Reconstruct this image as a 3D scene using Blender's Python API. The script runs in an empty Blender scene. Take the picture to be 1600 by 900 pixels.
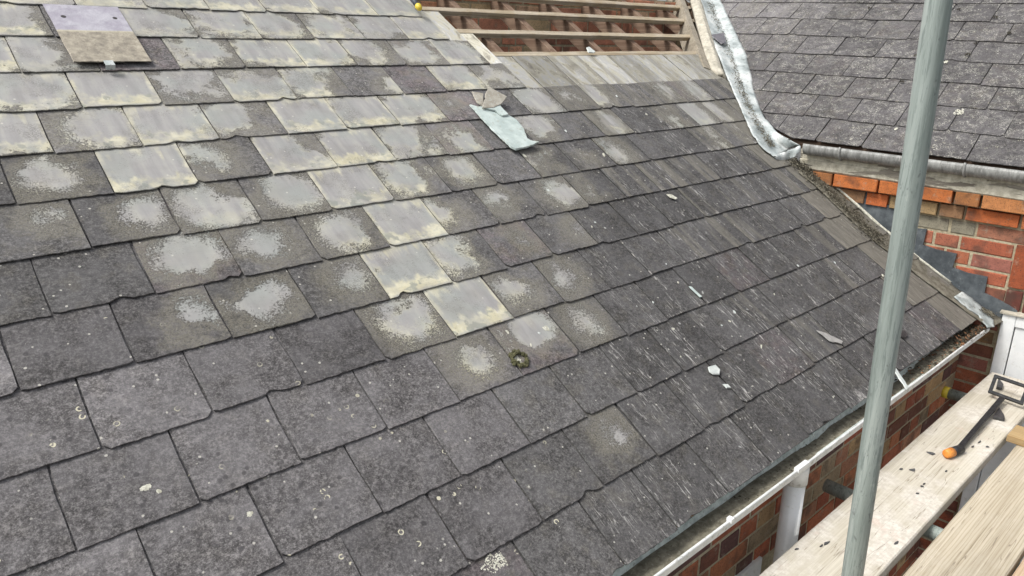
import bpy, bmesh, math, random
from mathutils import Vector, Matrix, noise

random.seed(7)
scene = bpy.context.scene
COL = scene.collection

# ------------------------------------------------------------------ camera, sky, sun
F_PX = 1122.7488
RW = Matrix(((0.7465216, -0.2103371, 0.6312399), (-0.6653599, -0.2341726, 0.7088437), (-0.0012770, -0.9491688, -0.3147648)))
CAM = Vector((0.000000, -3.141681, -0.251417))
cam_data = bpy.data.cameras.new('camera')
cam = bpy.data.objects.new('camera', cam_data)
COL.objects.link(cam)
cam_data.sensor_width = 36.0
cam_data.lens = 36.0 * F_PX / 1600.0
cam_data.clip_start = 0.02
cam_data.clip_end = 500
mw = Matrix.Identity(4)
for i in range(3):
    mw[i][0] = RW[i][0]; mw[i][1] = -RW[i][1]; mw[i][2] = -RW[i][2]; mw[i][3] = CAM[i]
cam.matrix_world = mw
scene.camera = cam
scene.render.resolution_x = 1600; scene.render.resolution_y = 900

SUN_EL, SUN_ROT = math.radians(56), math.radians(292)
world = bpy.data.worlds.new('World'); scene.world = world; world.use_nodes = True
wn = world.node_tree; wn.nodes.clear()
w_out = wn.nodes.new('ShaderNodeOutputWorld'); w_bg = wn.nodes.new('ShaderNodeBackground')
w_sky = wn.nodes.new('ShaderNodeTexSky'); w_sky.sky_type = 'NISHITA'; w_sky.sun_disc = False
w_sky.sun_elevation = SUN_EL; w_sky.sun_rotation = SUN_ROT; w_sky.dust_density = 4.0; w_sky.air_density = 1.0
w_hs = wn.nodes.new('ShaderNodeHueSaturation'); w_hs.inputs['Saturation'].default_value = 0.25
wn.links.new(w_sky.outputs[0], w_hs.inputs['Color']); wn.links.new(w_hs.outputs[0], w_bg.inputs['Color'])
wn.links.new(w_bg.outputs[0], w_out.inputs['Surface'])
w_bg.inputs['Strength'].default_value = 0.15
sd = bpy.data.lights.new('sun', 'SUN'); sd.energy = 2.0; sd.angle = math.radians(16); sd.color = (1.0, 0.97, 0.92)
sun = bpy.data.objects.new('sun', sd); COL.objects.link(sun)
_sd = Vector((math.sin(SUN_ROT) * math.cos(SUN_EL), math.cos(SUN_ROT) * math.cos(SUN_EL), math.sin(SUN_EL)))
sun.rotation_euler = _sd.to_track_quat('Z', 'Y').to_euler()
scene.view_settings.view_transform = 'Standard'
scene.view_settings.look = 'None'
scene.view_settings.gamma = 1.0
scene.view_settings.exposure = 0.46

# ------------------------------------------------------------------ geometry frames
G = 0.1905                      # slate gauge in metres
TH = math.radians(33.0)
SC, CC = math.sin(TH), math.cos(TH)
N_MAIN = Vector((0, -SC, CC)); V_MAIN = Vector((0, CC, SC)); U_MAIN = Vector((1, 0, 0))
def RF(u, v, h=0.0):            # main roof: u, v in gauges, h in metres off the roof
    return U_MAIN * (u * G) + V_MAIN * (v * G) + N_MAIN * h
def ray(x, y):
    return RW @ Vector(((x - 800) / F_PX, (y - 450) / F_PX, 1.0))
def onpl(x, y, p0, n):
    d = ray(x, y); t = (p0 - CAM).dot(n) / d.dot(n)
    return CAM + d * t
def onroof(x, y, h=0.0):
    return onpl(x, y, N_MAIN * h, N_MAIN)
def uv_of(p):
    return p.dot(U_MAIN) / G, p.dot(V_MAIN) / G
def pixel(P):
    q = RW.transposed() @ (P - CAM)
    return 800 + F_PX * q.x / q.z, 450 + F_PX * q.y / q.z
def onz(x, y, z):
    return onpl(x, y, Vector((0, 0, z)), Vector((0, 0, 1)))

EAVE = RF(0, -14)               # y, z of the eaves
P1 = Vector((3.63309, -1.16416, -0.75602))      # foot of the valley
D1 = Vector((-.094, .993, .045)).normalized()    # run of the rear wing
N_W = Vector((-0.49381, -0.08596, 0.86531)).normalized()
UP_W = N_W.cross(D1).normalized()
if UP_W.z < 0: UP_W = -UP_W
def WF(a, w, h=0.0):
    return P1 + D1 * (a * G) + UP_W * (w * G) + N_W * h
def onwing(x, y, h=0.0):
    return onpl(x, y, P1 + N_W * h, N_W)
# wall of the wing
EW = Vector((0.10, -0.995, 0)).normalized()      # runs towards the camera
NW_ = Vector((-0.995, -0.10, 0)).normalized()    # faces left
PW = Vector((3.80, -1.443, 0))
def onwall(x, y, off=0.0):
    return onpl(x, y, PW + NW_ * off, NW_)
Y_WALL = -2.165

# ------------------------------------------------------------------ object helpers
def tag(o, label=None, cat=None, group=None, kind=None):
    if label: o['label'] = label
    if cat: o['category'] = cat
    if group: o['group'] = group
    if kind: o['kind'] = kind
    return o
def empty(name, loc):
    o = bpy.data.objects.new(name, None); COL.objects.link(o); o.location = loc; o.empty_display_size = 0.1
    return o
def link(name, me, mats, parent=None, smooth=False):
    if not isinstance(mats, (list, tuple)): mats = [mats]
    for m in mats: me.materials.append(m)
    if smooth:
        for p in me.polygons: p.use_smooth = True
    o = bpy.data.objects.new(name, me); COL.objects.link(o)
    if parent is not None:
        o.parent = parent
        loc = Vector((0, 0, 0)); q = parent
        while q is not None: loc += q.location; q = q.parent
        o.location = -loc
    return o
def obj(name, bm, mats, parent=None, smooth=False):
    me = bpy.data.meshes.new(name); bmesh.ops.recalc_face_normals(bm, faces=bm.faces[:]); bm.to_mesh(me); bm.free()
    if parent is None:                          # own origin at the middle
        c = Vector((0, 0, 0))
        for v in me.vertices: c += v.co
        c /= max(1, len(me.vertices))
        zmin = min(v.co.z for v in me.vertices); c.z = zmin
        me.transform(Matrix.Translation(-c))
        o = link(name, me, mats, None, smooth); o.location = c
        return o
    return link(name, me, mats, parent, smooth)
def pobj(name, verts, faces, mats, parent=None, smooth=False):
    bm = bmesh.new(); vs = [bm.verts.new(v) for v in verts]
    for f in faces: bm.faces.new([vs[i] for i in f])
    return obj(name, bm, mats, parent, smooth)
def box(bm, o, ax, ay, az, bevel=0.0, mi=0):
    """box from corner o spanned by three edge vectors"""
    vs = [bm.verts.new(o + ax * i + ay * j + az * k) for k in (0, 1) for j in (0, 1) for i in (0, 1)]
    fs = [(0, 2, 3, 1), (4, 5, 7, 6), (0, 1, 5, 4), (2, 6, 7, 3), (0, 4, 6, 2), (1, 3, 7, 5)]
    fc = [bm.faces.new([vs[i] for i in f]) for f in fs]
    for f in fc: f.material_index = mi
    if bevel > 0:
        es = list({e for f in fc for e in f.edges})
        bmesh.ops.bevel(bm, geom=es, offset=bevel, segments=2, affect='EDGES', profile=0.6)
def tube(bm, pts, rad, seg=16, cap=True, wob=0.0):
    rings = []
    for i, p in enumerate(pts):
        a = pts[max(0, i - 1)]; b = pts[min(len(pts) - 1, i + 1)]
        d = (b - a).normalized(); x = d.orthogonal().normalized() if i == 0 else (x0 - d * x0.dot(d)).normalized()
        x0 = x; y = d.cross(x)
        r = rad[i] if isinstance(rad, (list, tuple)) else rad
        rings.append([bm.verts.new(p + (x * math.cos(t) + y * math.sin(t)) * r * (1 + wob * (noise.noise(Vector((t, i * .7, 3.1)))))) for t in [2 * math.pi * k / seg for k in range(seg)]])
    for a, b in zip(rings, rings[1:]):
        for k in range(seg):
            f = bm.faces.new((a[k], a[(k + 1) % seg], b[(k + 1) % seg], b[k])); f.smooth = True
    if cap:
        bm.faces.new(rings[0][::-1]); bm.faces.new(rings[-1])
def prism(bm, pts, n, t, rough=0.0, mi=0):
    """polygon pts extruded by -n*t; top slightly inset at random (chipped edge)"""
    top = [bm.verts.new(p) for p in pts]
    c = sum(pts, Vector()) / len(pts)
    bot = [bm.verts.new(p - n * t + (p - c).normalized() * rough * random.random()) for p in pts]
    f = bm.faces.new(top); f.material_index = mi
    bm.faces.new(bot[::-1]).material_index = mi
    m = len(pts)
    for i in range(m):
        bm.faces.new((top[i], bot[i], bot[(i + 1) % m], top[(i + 1) % m])).material_index = mi

# ------------------------------------------------------------------ node helpers
class NT:
    def __init__(s, name):
        s.m = bpy.data.materials.new(name); s.m.use_nodes = True; s.t = s.m.node_tree; s.t.nodes.clear()
        s.out = s.t.nodes.new('ShaderNodeOutputMaterial'); s.b = s.t.nodes.new('ShaderNodeBsdfPrincipled')
        s.t.links.new(s.b.outputs[0], s.out.inputs[0]); s._tc = None
    def n(s, typ, **k):
        x = s.t.nodes.new(typ)
        for a, b in k.items(): setattr(x, a, b)
        return x
    def put(s, inp, v):
        if isinstance(v, bpy.types.NodeSocket): s.t.links.new(v, inp)
        elif v is not None:
            if inp.type == 'RGBA' and len(v) == 3: v = (*v, 1)
            inp.default_value = v
    def obj(s):
        if s._tc is None: s._tc = s.n('ShaderNodeTexCoord')
        return s._tc.outputs['Object']
    def pos(s):
        return s.n('ShaderNodeNewGeometry').outputs['Position']
    def math(s, op, a, b=None, c=None, clamp=False):
        x = s.n('ShaderNodeMath', operation=op, use_clamp=clamp); s.put(x.inputs[0], a)
        if b is not None: s.put(x.inputs[1], b)
        if c is not None: s.put(x.inputs[2], c)
        return x.outputs[0]
    def vmath(s, op, a, b=None):
        x = s.n('ShaderNodeVectorMath', operation=op); s.put(x.inputs[0], a)
        if b is not None: s.put(x.inputs[1], b)
        return x.outputs['Vector']
    def noise(s, vec, scale, detail=4, rough=.55, dist=0.0):
        x = s.n('ShaderNodeTexNoise'); s.put(x.inputs['Vector'], vec); x.inputs['Scale'].default_value = scale
        x.inputs['Detail'].default_value = detail; x.inputs['Roughness'].default_value = rough; x.inputs['Distortion'].default_value = dist
        return x.outputs['Fac']
    def voro(s, vec, scale, feature='F1', rand=1.0):
        x = s.n('ShaderNodeTexVoronoi', feature=feature); s.put(x.inputs['Vector'], vec); x.inputs['Scale'].default_value = scale
        x.inputs['Randomness'].default_value = rand
        return x
    def ss(s, v, a, b, lo=0.0, hi=1.0):
        x = s.n('ShaderNodeMapRange', interpolation_type='SMOOTHSTEP'); s.put(x.inputs['Value'], v)
        s.put(x.inputs['From Min'], a); s.put(x.inputs['From Max'], b); x.inputs['To Min'].default_value = lo; x.inputs['To Max'].default_value = hi
        return x.outputs[0]
    def mix(s, f, a, b, mode='MIX'):
        x = s.n('ShaderNodeMix', data_type='RGBA', blend_type=mode); s.put(x.inputs[0], f); s.put(x.inputs[6], a); s.put(x.inputs[7], b)
        return x.outputs[2]
    def ramp(s, f, stops):
        x = s.n('ShaderNodeValToRGB'); s.put(x.inputs[0], f); e = x.color_ramp.elements
        while len(e) < len(stops): e.new(0.5)
        for i, (p, c) in enumerate(stops): e[i].position = p; e[i].color = (*c, 1)
        return x.outputs[0]
    def scale(s, v, xyz):
        return s.vmath('MULTIPLY', v, xyz)
    def attr(s, name):
        x = s.n('ShaderNodeAttribute', attribute_name=name); return x.outputs['Vector']
    def sep(s, v):
        x = s.n('ShaderNodeSeparateXYZ'); s.put(x.inputs[0], v); return x.outputs
    def comb(s, a, b, c):
        x = s.n('ShaderNodeCombineXYZ'); s.put(x.inputs[0], a); s.put(x.inputs[1], b); s.put(x.inputs[2], c); return x.outputs[0]
    def bump(s, h, dist=.002, strength=1.0, normal=None):
        x = s.n('ShaderNodeBump'); x.inputs['Distance'].default_value = dist; x.inputs['Strength'].default_value = strength
        s.put(x.inputs['Height'], h)
        if normal is not None: s.put(x.inputs['Normal'], normal)
        return x.outputs[0]
    def fin(s, col, rough=.7, bump=None, metal=None, spec=None):
        s.put(s.b.inputs['Base Color'], col); s.put(s.b.inputs['Roughness'], rough)
        if bump is not None: s.put(s.b.inputs['Normal'], bump)
        if metal is not None: s.put(s.b.inputs['Metallic'], metal)
        if spec is not None: s.put(s.b.inputs['Specular IOR Level'], spec)
        return s.m

# ------------------------------------------------------------------ materials
def slate_material(far=False):
    s = NT('speckled_slate' if far else 'weathered_slate')
    lm = s.attr('lm')                    # metres inside the slate: x across, y up; z = seed
    ln = s.sep(s.attr('ln'))             # x 0..1 across, y 0..1 over the exposed part
    pa = s.sep(s.attr('pa'))             # worn patch: centre x, centre y, radius
    pb = s.sep(s.attr('pb'))             # cream deposit, scratches, ring lichen
    pc = s.sep(s.attr('pc'))             # tone, beige, purple
    P = lm
    nmed = s.noise(P, 16, 5, .62); nfin = s.noise(P, 95, 6, .78); nbig = s.noise(P, 5, 2, .5)
    # worn / bare patch
    dx = s.math('SUBTRACT', ln[0], pa[0]); dy = s.math('MULTIPLY', s.math('SUBTRACT', ln[1], pa[1]), s.math('SUBTRACT', .86, s.math('MULTIPLY', pb[1], .5)))
    d = s.math('SQRT', s.math('ADD', s.math('POWER', s.math('ABSOLUTE', dx), 2.0), s.math('POWER', s.math('ABSOLUTE', dy), 2.0)))
    e = s.math('SUBTRACT', pa[2], d)
    e = s.math('ADD', e, s.math('MULTIPLY', s.math('SUBTRACT', nmed, .5), .46))
    e = s.math('ADD', e, s.math('MULTIPLY', s.math('SUBTRACT', nfin, .5), .50))
    RP = s.obj()
    stain = s.noise(s.scale(RP, (1, 1, 1)), 4.2, 4, .62)
    e = s.math('SUBTRACT', e, s.ss(stain, .50, .68, 0, .42))
    soft = s.ss(e, -.24, .22)
    dith = s.noise(P, 210, 3, .75)
    bare = s.ss(s.math('ADD', soft, s.math('MULTIPLY', s.math('SUBTRACT', dith, .5), 2.6)), .30, .78)
    bare = s.math('MULTIPLY', bare, s.ss(soft, .02, .14))
    bare = s.math('MAXIMUM', bare, s.ss(soft, .66, .98))
    # head of slate, once covered by the course above
    head = s.math('MULTIPLY', ln[2], s.ss(s.math('ADD', ln[1], s.math('MULTIPLY', s.math('SUBTRACT', nmed, .5), .10)), 1.0, 1.04))
    bare = s.math('MAXIMUM', bare, head)
    # dark lichen skin
    v1 = s.voro(P, 95)
    f1 = s.noise(P, 58, 7, .82)
    f2 = s.noise(P, 330, 3, .7)
    dark = s.ramp(f1, [(.34, (.026, .024, .024)), (.45, (.062, .059, .058)), (.55, (.112, .107, .106)), (.66, (.215, .207, .202))])
    dark = s.mix(s.ss(f2, .54, .70, 0, .65), dark, (.235, .228, .222))
    dark = s.mix(s.ss(f2, .46, .34, 0, .7), dark, (.03, .028, .027))
    f3 = s.noise(P, 150, 4, .75)
    dark = s.mix(s.ss(f3, .53, .63, 0, .52), dark, (.25, .243, .232))
    dark = s.mix(s.ss(f3, .47, .38, 0, .62), dark, (.020, .018, .018))
    cover2 = s.noise(P, 9, 3, .6)
    dark = s.mix(s.ss(cover2, .36, .66, 0, .75), dark, s.mix(.5, dark, (.19, .185, .188)))
    # round dark spots on the near slates
    vs = s.voro(P, 34)
    spot = s.math('MULTIPLY', s.ss(s.math('ADD', vs.outputs['Distance'], s.math('MULTIPLY', nfin, .22)), .36, .27), s.ss(s.noise(P, 11, 2), .47, .55))
    dark = s.mix(s.math('MULTIPLY', spot, s.math('MULTIPLY', pb[2], .75)), dark, (.045, .043, .045))
    tone = s.math('MULTIPLY', pc[0], s.math('ADD', .72, s.math('MULTIPLY', nbig, .56)))
    dark = s.mix(1.0, dark, s.comb(tone, tone, tone), 'MULTIPLY')
    dark = s.mix(s.math('MULTIPLY', pc[2], s.ss(nmed, .35, .65), clamp=True), dark, s.mix(1.0, dark, (1.08, .92, .96), 'MULTIPLY'))
    dark = s.mix(s.math('MULTIPLY', pc[2], -1.0, clamp=True), dark, s.mix(1.0, dark, (1.0, .98, 1.0), 'MULTIPLY'))
    dark = s.mix(s.math('MULTIPLY', s.math('ADD', .30, s.math('MULTIPLY', pc[2], .25)), s.ss(s.noise(P, 21, 3), .50, .66)), dark, s.mix(1.0, dark, (1.13, 1.07, .86), 'MULTIPLY'))
    # bare stone
    st = s.noise(s.scale(P, (30, 4, 1)), 1.0, 4, .6)
    stone = s.ramp(st, [(.3, (.255, .247, .243)), (.5, (.31, .302, .295)), (.7, (.37, .362, .335))])
    stone = s.mix(s.ss(s.noise(P, 7, 2), .42, .68, 0, .55), stone, (.30, .325, .30))
    # cream run-off: along the foot, along the head of the exposed part and round the rim
    foot = s.math('ADD', ln[1], s.math('MULTIPLY', s.math('SUBTRACT', s.noise(s.scale(P, (26, 9, 1)), 1.0, 4, .6), .5), .62))
    foot = s.ss(foot, .34, .20)
    foot_in = s.ss(ln[1], -.02, .06)
    topb = s.ss(s.math('ADD', ln[1], s.math('MULTIPLY', s.math('SUBTRACT', s.noise(s.scale(P, (34, 3, 1)), 1.0, 3, .6), .5), 1.15)), .80, 1.06)
    rim = s.math('MULTIPLY', s.ss(e, .30, .02), s.ss(ln[1], 1.0, .30, .35, 1.0))
    edge = s.ss(s.math('ADD', s.math('ABSOLUTE', s.math('SUBTRACT', ln[0], .5)), s.math('MULTIPLY', s.math('SUBTRACT', nmed, .5), .12)), .43, .48, 0, .8)
    cm = s.math('MAXIMUM', s.math('MULTIPLY', foot, foot_in), s.math('MAXIMUM', s.math('MULTIPLY', topb, .7), s.math('MAXIMUM', s.math('MULTIPLY', rim, .85), edge)))
    cm = s.math('MULTIPLY', s.math('MULTIPLY', cm, pb[0]), s.ss(s.noise(P, 13, 5, .65), .36, .60, .10, 1.0))
    stone = s.mix(s.math('MULTIPLY', cm, s.math('SUBTRACT', 1.0, head)), stone, s.mix(s.ss(nmed, .35, .65), (.50, .465, .32), (.62, .59, .45)))
    # green-grey blooms inside the foot band
    bl = s.math('MULTIPLY', s.ss(s.noise(P, 24, 3, .5), .56, .64), s.math('MULTIPLY', foot, pb[0]))
    stone = s.mix(s.math('MULTIPLY', bl, .75), stone, (.225, .24, .215))
    # grime run down and over the joints, as fine dark grains
    gst = s.ss(s.noise(s.scale(RP, (1, 1, 1)), 7.5, 5, .68), .50, .66)
    gdi = s.ss(s.noise(P, 260, 3, .75), .44, .56)
    stone = s.mix(s.math('MULTIPLY', gst, s.math('MULTIPLY', gdi, .55)), stone, (.115, .105, .095))
    stone = s.mix(s.ss(s.noise(P, 9, 3), .45, .70, 0, .35), stone, (.235, .225, .205))
    # fine dark grains over everything bare
    gr = s.math('MULTIPLY', s.ss(s.noise(P, 230, 3, .7), .60, .68), s.ss(s.noise(P, 14, 3), .44, .62))
    stone = s.mix(s.math('MULTIPLY', gr, .65), stone, (.10, .09, .085))
    # head colours
    hs = s.noise(s.scale(P, (15, 6.5, 1)), 1.0, 7, .72, 1.2)
    hcol = s.ramp(hs, [(.30, (.13, .12, .105)), (.40, (.27, .25, .20)), (.48, (.42, .40, .32)), (.56, (.36, .36, .36)), (.63, (.52, .50, .43)), (.72, (.30, .29, .27))])
    ht = s.math('MULTIPLY', pc[0], pc[0]); hcol = s.mix(1.0, hcol, s.comb(ht, ht, ht), 'MULTIPLY')
    stone = s.mix(head, stone, hcol)
    fr = s.math('MULTIPLY', s.ss(e, -.50, .05), s.math('SUBTRACT', 1.0, head))
    dark = s.mix(s.math('MULTIPLY', fr, s.ss(dith, .36, .60, .12, .85)), dark, (.235, .218, .170))
    col = s.mix(bare, dark, stone)
    if far:
        wv_ = s.noise(P, 62, 3, .6, 1.2)
        fl_ = s.math('MULTIPLY', s.ss(s.math('ABSOLUTE', s.math('SUBTRACT', wv_, .5)), .028, .008), s.ss(s.noise(P, 24, 4, .6), .46, .58))
        pos_ = s.noise(P, 3.1, 3)
        col = s.mix(s.math('MULTIPLY', fl_, s.ss(pos_, .30, .55, .35, .9)), col, (.42, .41, .36))
    # scratches and flaked streaks up and down the slope
    sv = s.scale(P, (120, 16, 1)); sk = s.noise(sv, 1.0, 5, .75, 1.4)
    sk2 = s.noise(s.scale(P, (420, 24, 1)), 1.0, 3, .7)
    gate = s.noise(s.scale(P, (13, 5, 1)), 1.0, 3, .6)
    flk = s.math('ADD', s.noise(s.scale(P, (46, 15, 1)), 1.0, 6, .78, .6), s.math('MULTIPLY', s.ss(ln[1], .40, .0, 0, .12), s.ss(s.noise(P, 7, 2), .50, .66)))
    flk = s.math('SUBTRACT', flk, s.ss(s.noise(P, 5.5, 2, .5), .56, .40, 0, .07))
    flk = s.math('MULTIPLY', s.ss(flk, .60, .66), s.ss(nfin, .40, .55, .3, 1.0))
    sc = s.math('MULTIPLY', s.math('MAXIMUM', s.math('MULTIPLY', flk, .75), s.math('MULTIPLY', s.ss(sk, .54, .64), s.ss(gate, .46, .60)), s.math('MULTIPLY', s.ss(sk2, .60, .70), .55)), pb[1])
    col = s.mix(s.math('MULTIPLY', sc, .95), col, (.46, .445, .42))
    sd_ = s.math('MULTIPLY', s.ss(sk, .42, .30), pb[1])
    col = s.mix(s.math('MULTIPLY', sd_, .55), col, (.05, .046, .044))
    # beige faces (right edge and strips)
    strip = s.ss(s.noise(s.comb(s.math('MULTIPLY', s.sep(P)[0], 17), s.math('MULTIPLY', s.sep(P)[1], 1.4), s.sep(P)[2]), 1.0, 2, .5), .50, .60)
    bg = s.math('MULTIPLY', pc[1], s.math('MAXIMUM', strip, s.ss(pc[1], .75, 1.0)))
    beige = s.ramp(s.noise(s.scale(P, (52, 11, 1)), 1.0, 6, .7, .5), [(.3, (.11, .103, .088)), (.5, (.175, .163, .136)), (.72, (.25, .232, .195))])
    col = s.mix(s.math('MULTIPLY', bg, s.ss(nfin, .25, .5, .35, .85)), col, beige)
    # pale specks and little ring lichens
    vr = s.voro(P, 30); rnd = s.sep(vr.outputs['Color'])
    dd = s.math('ADD', vr.outputs['Distance'], s.math('MULTIPLY', s.math('SUBTRACT', nfin, .5), .10))
    ring = s.math('MULTIPLY', s.ss(s.math('ABSOLUTE', s.math('SUBTRACT', dd, .17)), .055, .025), s.ss(rnd[0], .55, .57))
    ring = s.math('MULTIPLY', ring, s.math('MULTIPLY', s.ss(s.noise(P, 5.5, 2), .50, .56), s.ss(s.noise(P, 90, 2), .42, .52)))
    col = s.mix(s.math('MULTIPLY', ring, pb[2]), col, (.56, .53, .40))
    vp = s.voro(P, 75); rp = s.sep(vp.outputs['Color'])
    pip = s.math('MULTIPLY', s.ss(s.math('ADD', vp.outputs['Distance'], s.math('MULTIPLY', s.math('SUBTRACT', nfin, .5), .35)), .27, .18), s.ss(rp[1], .955, .96))
    col = s.mix(s.math('MULTIPLY', pip, .7), col, (.56, .54, .48))
    rgh = s.math('ADD', .62, s.math('MULTIPLY', s.math('SUBTRACT', 1.0, bare), .25))
    h = s.math('ADD', s.math('MULTIPLY', s.math('SUBTRACT', 1.0, bare), s.math('ADD', .35, s.math('MULTIPLY', f1, .9))), s.math('MULTIPLY', s.noise(s.scale(P, (12, 40, 1)), 1.0, 5, .6), .45))
    h = s.math('ADD', h, s.math('MULTIPLY', s.math('MULTIPLY', sk, pb[1]), .7))
    bm = s.bump(s.math('ADD', h, s.math('MULTIPLY', s.noise(P, 6, 3), 1.6)), .0030, .9)
    return s.fin(col, rgh, bm, spec=.45)
M_SLATE = slate_material()
M_SLATE_FAR = slate_material(True)

def brick_material():
    s = NT('brick')
    c = s.attr('bc'); P = s.obj()
    n1 = s.noise(P, 35, 5, .65); n2 = s.noise(P, 180, 4, .7); n3 = s.noise(P, 8, 3)
    m = s.math('ADD', .55, s.math('MULTIPLY', n1, .9))
    col = s.mix(1.0, c, s.comb(m, m, m), 'MULTIPLY')
    col = s.mix(s.ss(n2, .52, .66, 0, .65), col, (.055, .04, .035))
    col = s.mix(s.ss(s.noise(P, 22, 5, .7), .56, .70, 0, .55), col, (.34, .29, .22))
    col = s.mix(s.ss(n3, .50, .66, 0, .6), col, (.07, .05, .04))
    b = s.bump(s.math('ADD', s.math('MULTIPLY', n1, .6), s.math('MULTIPLY', n2, .5)), .004, .9)
    return s.fin(col, .88, b, spec=.25)
M_BRICK = brick_material()
def simple(name, ca, cb, scale=40, rough=.8, bd=.002, cc=None, metal=None, spec=None, stretch=None):
    s = NT(name); P = s.obj()
    if stretch: P = s.scale(P, stretch)
    n1 = s.noise(P, scale, 6, .65)
    col = s.mix(s.ss(n1, .32, .68), ca, cb)
    if cc: col = s.mix(s.ss(s.noise(P, scale * 3.1, 4, .7), .56, .68, 0, .75), col, cc)
    return s.fin(col, rough, s.bump(n1, bd, .8), metal=metal, spec=spec)
M_MORTAR = simple('lime_mortar', (.30, .26, .175), (.48, .42, .29), 60, .95, .004, (.20, .17, .12))
M_DARKMORTAR = simple('dirty_mortar', (.15, .135, .11), (.30, .27, .21), 60, .95, .004)
M_CEMENT = simple('cement_fillet', (.36, .335, .27), (.56, .52, .43), 25, .92, .006, (.15, .14, .11))
M_LEAD = None
def lead():
    s = NT('lead_sheet'); P = s.obj()
    n1 = s.noise(P, 9, 6, .6); n2 = s.noise(P, 60, 5, .7)
    col = s.ramp(n1, [(.32, (.22, .25, .245)), (.47, (.43, .47, .465)), (.62, (.62, .64, .62))])
    col = s.mix(s.ss(n2, .54, .68, 0, .75), col, (.17, .165, .15))
    return s.fin(col, .55, s.bump(s.math('ADD', n1, s.math('MULTIPLY', n2, .25)), .006, .8), metal=.08)
M_LEAD = lead()
def flashm():
    s = NT('dark_flashing'); P = s.obj()
    n1 = s.noise(P, 11, 6, .65); n2 = s.noise(P, 90, 5, .7)
    col = s.ramp(n1, [(.32, (.035, .043, .050)), (.5, (.075, .088, .098)), (.7, (.15, .17, .18))])
    col = s.mix(s.ss(n2, .60, .72, 0, .55), col, (.30, .31, .31))
    return s.fin(col, .6, s.bump(n1, .006, .8), metal=.1)
M_FLASH = flashm()
M_PVC = simple('white_plastic', (.70, .72, .72), (.80, .81, .80), 12, .32, .0004, (.62, .62, .58), spec=.5)
M_PVCD = simple('weathered_white_plastic', (.56, .58, .57), (.74, .75, .73), 18, .5, .0006, (.30, .29, .24))
M_GUTIN = simple('grimy_gutter_plastic', (.36, .41, .39), (.62, .67, .64), 34, .6, .001, (.16, .15, .12))
M_SILT = simple('gutter_silt', (.11, .10, .07), (.24, .22, .165), 45, .95, .008, (.32, .30, .24))
M_MOSS = simple('dry_moss', (.022, .020, .014), (.075, .065, .042), 120, .95, .006, (.13, .11, .075))
M_GREEN = simple('moss_green', (.05, .05, .022), (.12, .115, .055), 90, .95, .006, (.03, .028, .02))
M_LEAF = simple('brown_leaf', (.11, .045, .02), (.26, .13, .06), 60, .8, .002)
M_LICHEN = simple('pale_lichen', (.40, .39, .31), (.68, .67, .58), 90, .95, .004, (.22, .21, .17))
M_GREYP = simple('weathered_grey_gutter', (.17, .17, .16), (.36, .365, .35), 16, .6, .001, (.48, .48, .45), stretch=(1, 3, 1))
def galv():
    s = NT('galvanised_tube'); P = s.obj()
    n1 = s.noise(s.scale(P, (30, 30, 1.6)), 1.0, 6, .65); n2 = s.noise(s.scale(P, (150, 150, 10)), 1.0, 5, .75, .5)
    col = s.ramp(n1, [(.28, (.19, .225, .205)), (.5, (.30, .345, .32)), (.72, (.44, .485, .455))])
    col = s.mix(s.ss(n2, .50, .62, 0, .8), col, (.17, .205, .19))
    n4 = s.noise(s.scale(P, (40, 40, 22)), 1.0, 5, .7); col = s.mix(s.ss(n4, .60, .68, 0, .65), col, (.11, .125, .12))
    n3 = s.noise(s.scale(P, (14, 14, 5)), 1.0, 5, .7)
    col = s.mix(s.ss(n3, .60, .70, 0, .5), col, (.60, .62, .58))
    return s.fin(col, .62, s.bump(s.math('ADD', n1, n2), .0006, .8), metal=.2)
M_GALV = galv()
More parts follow.
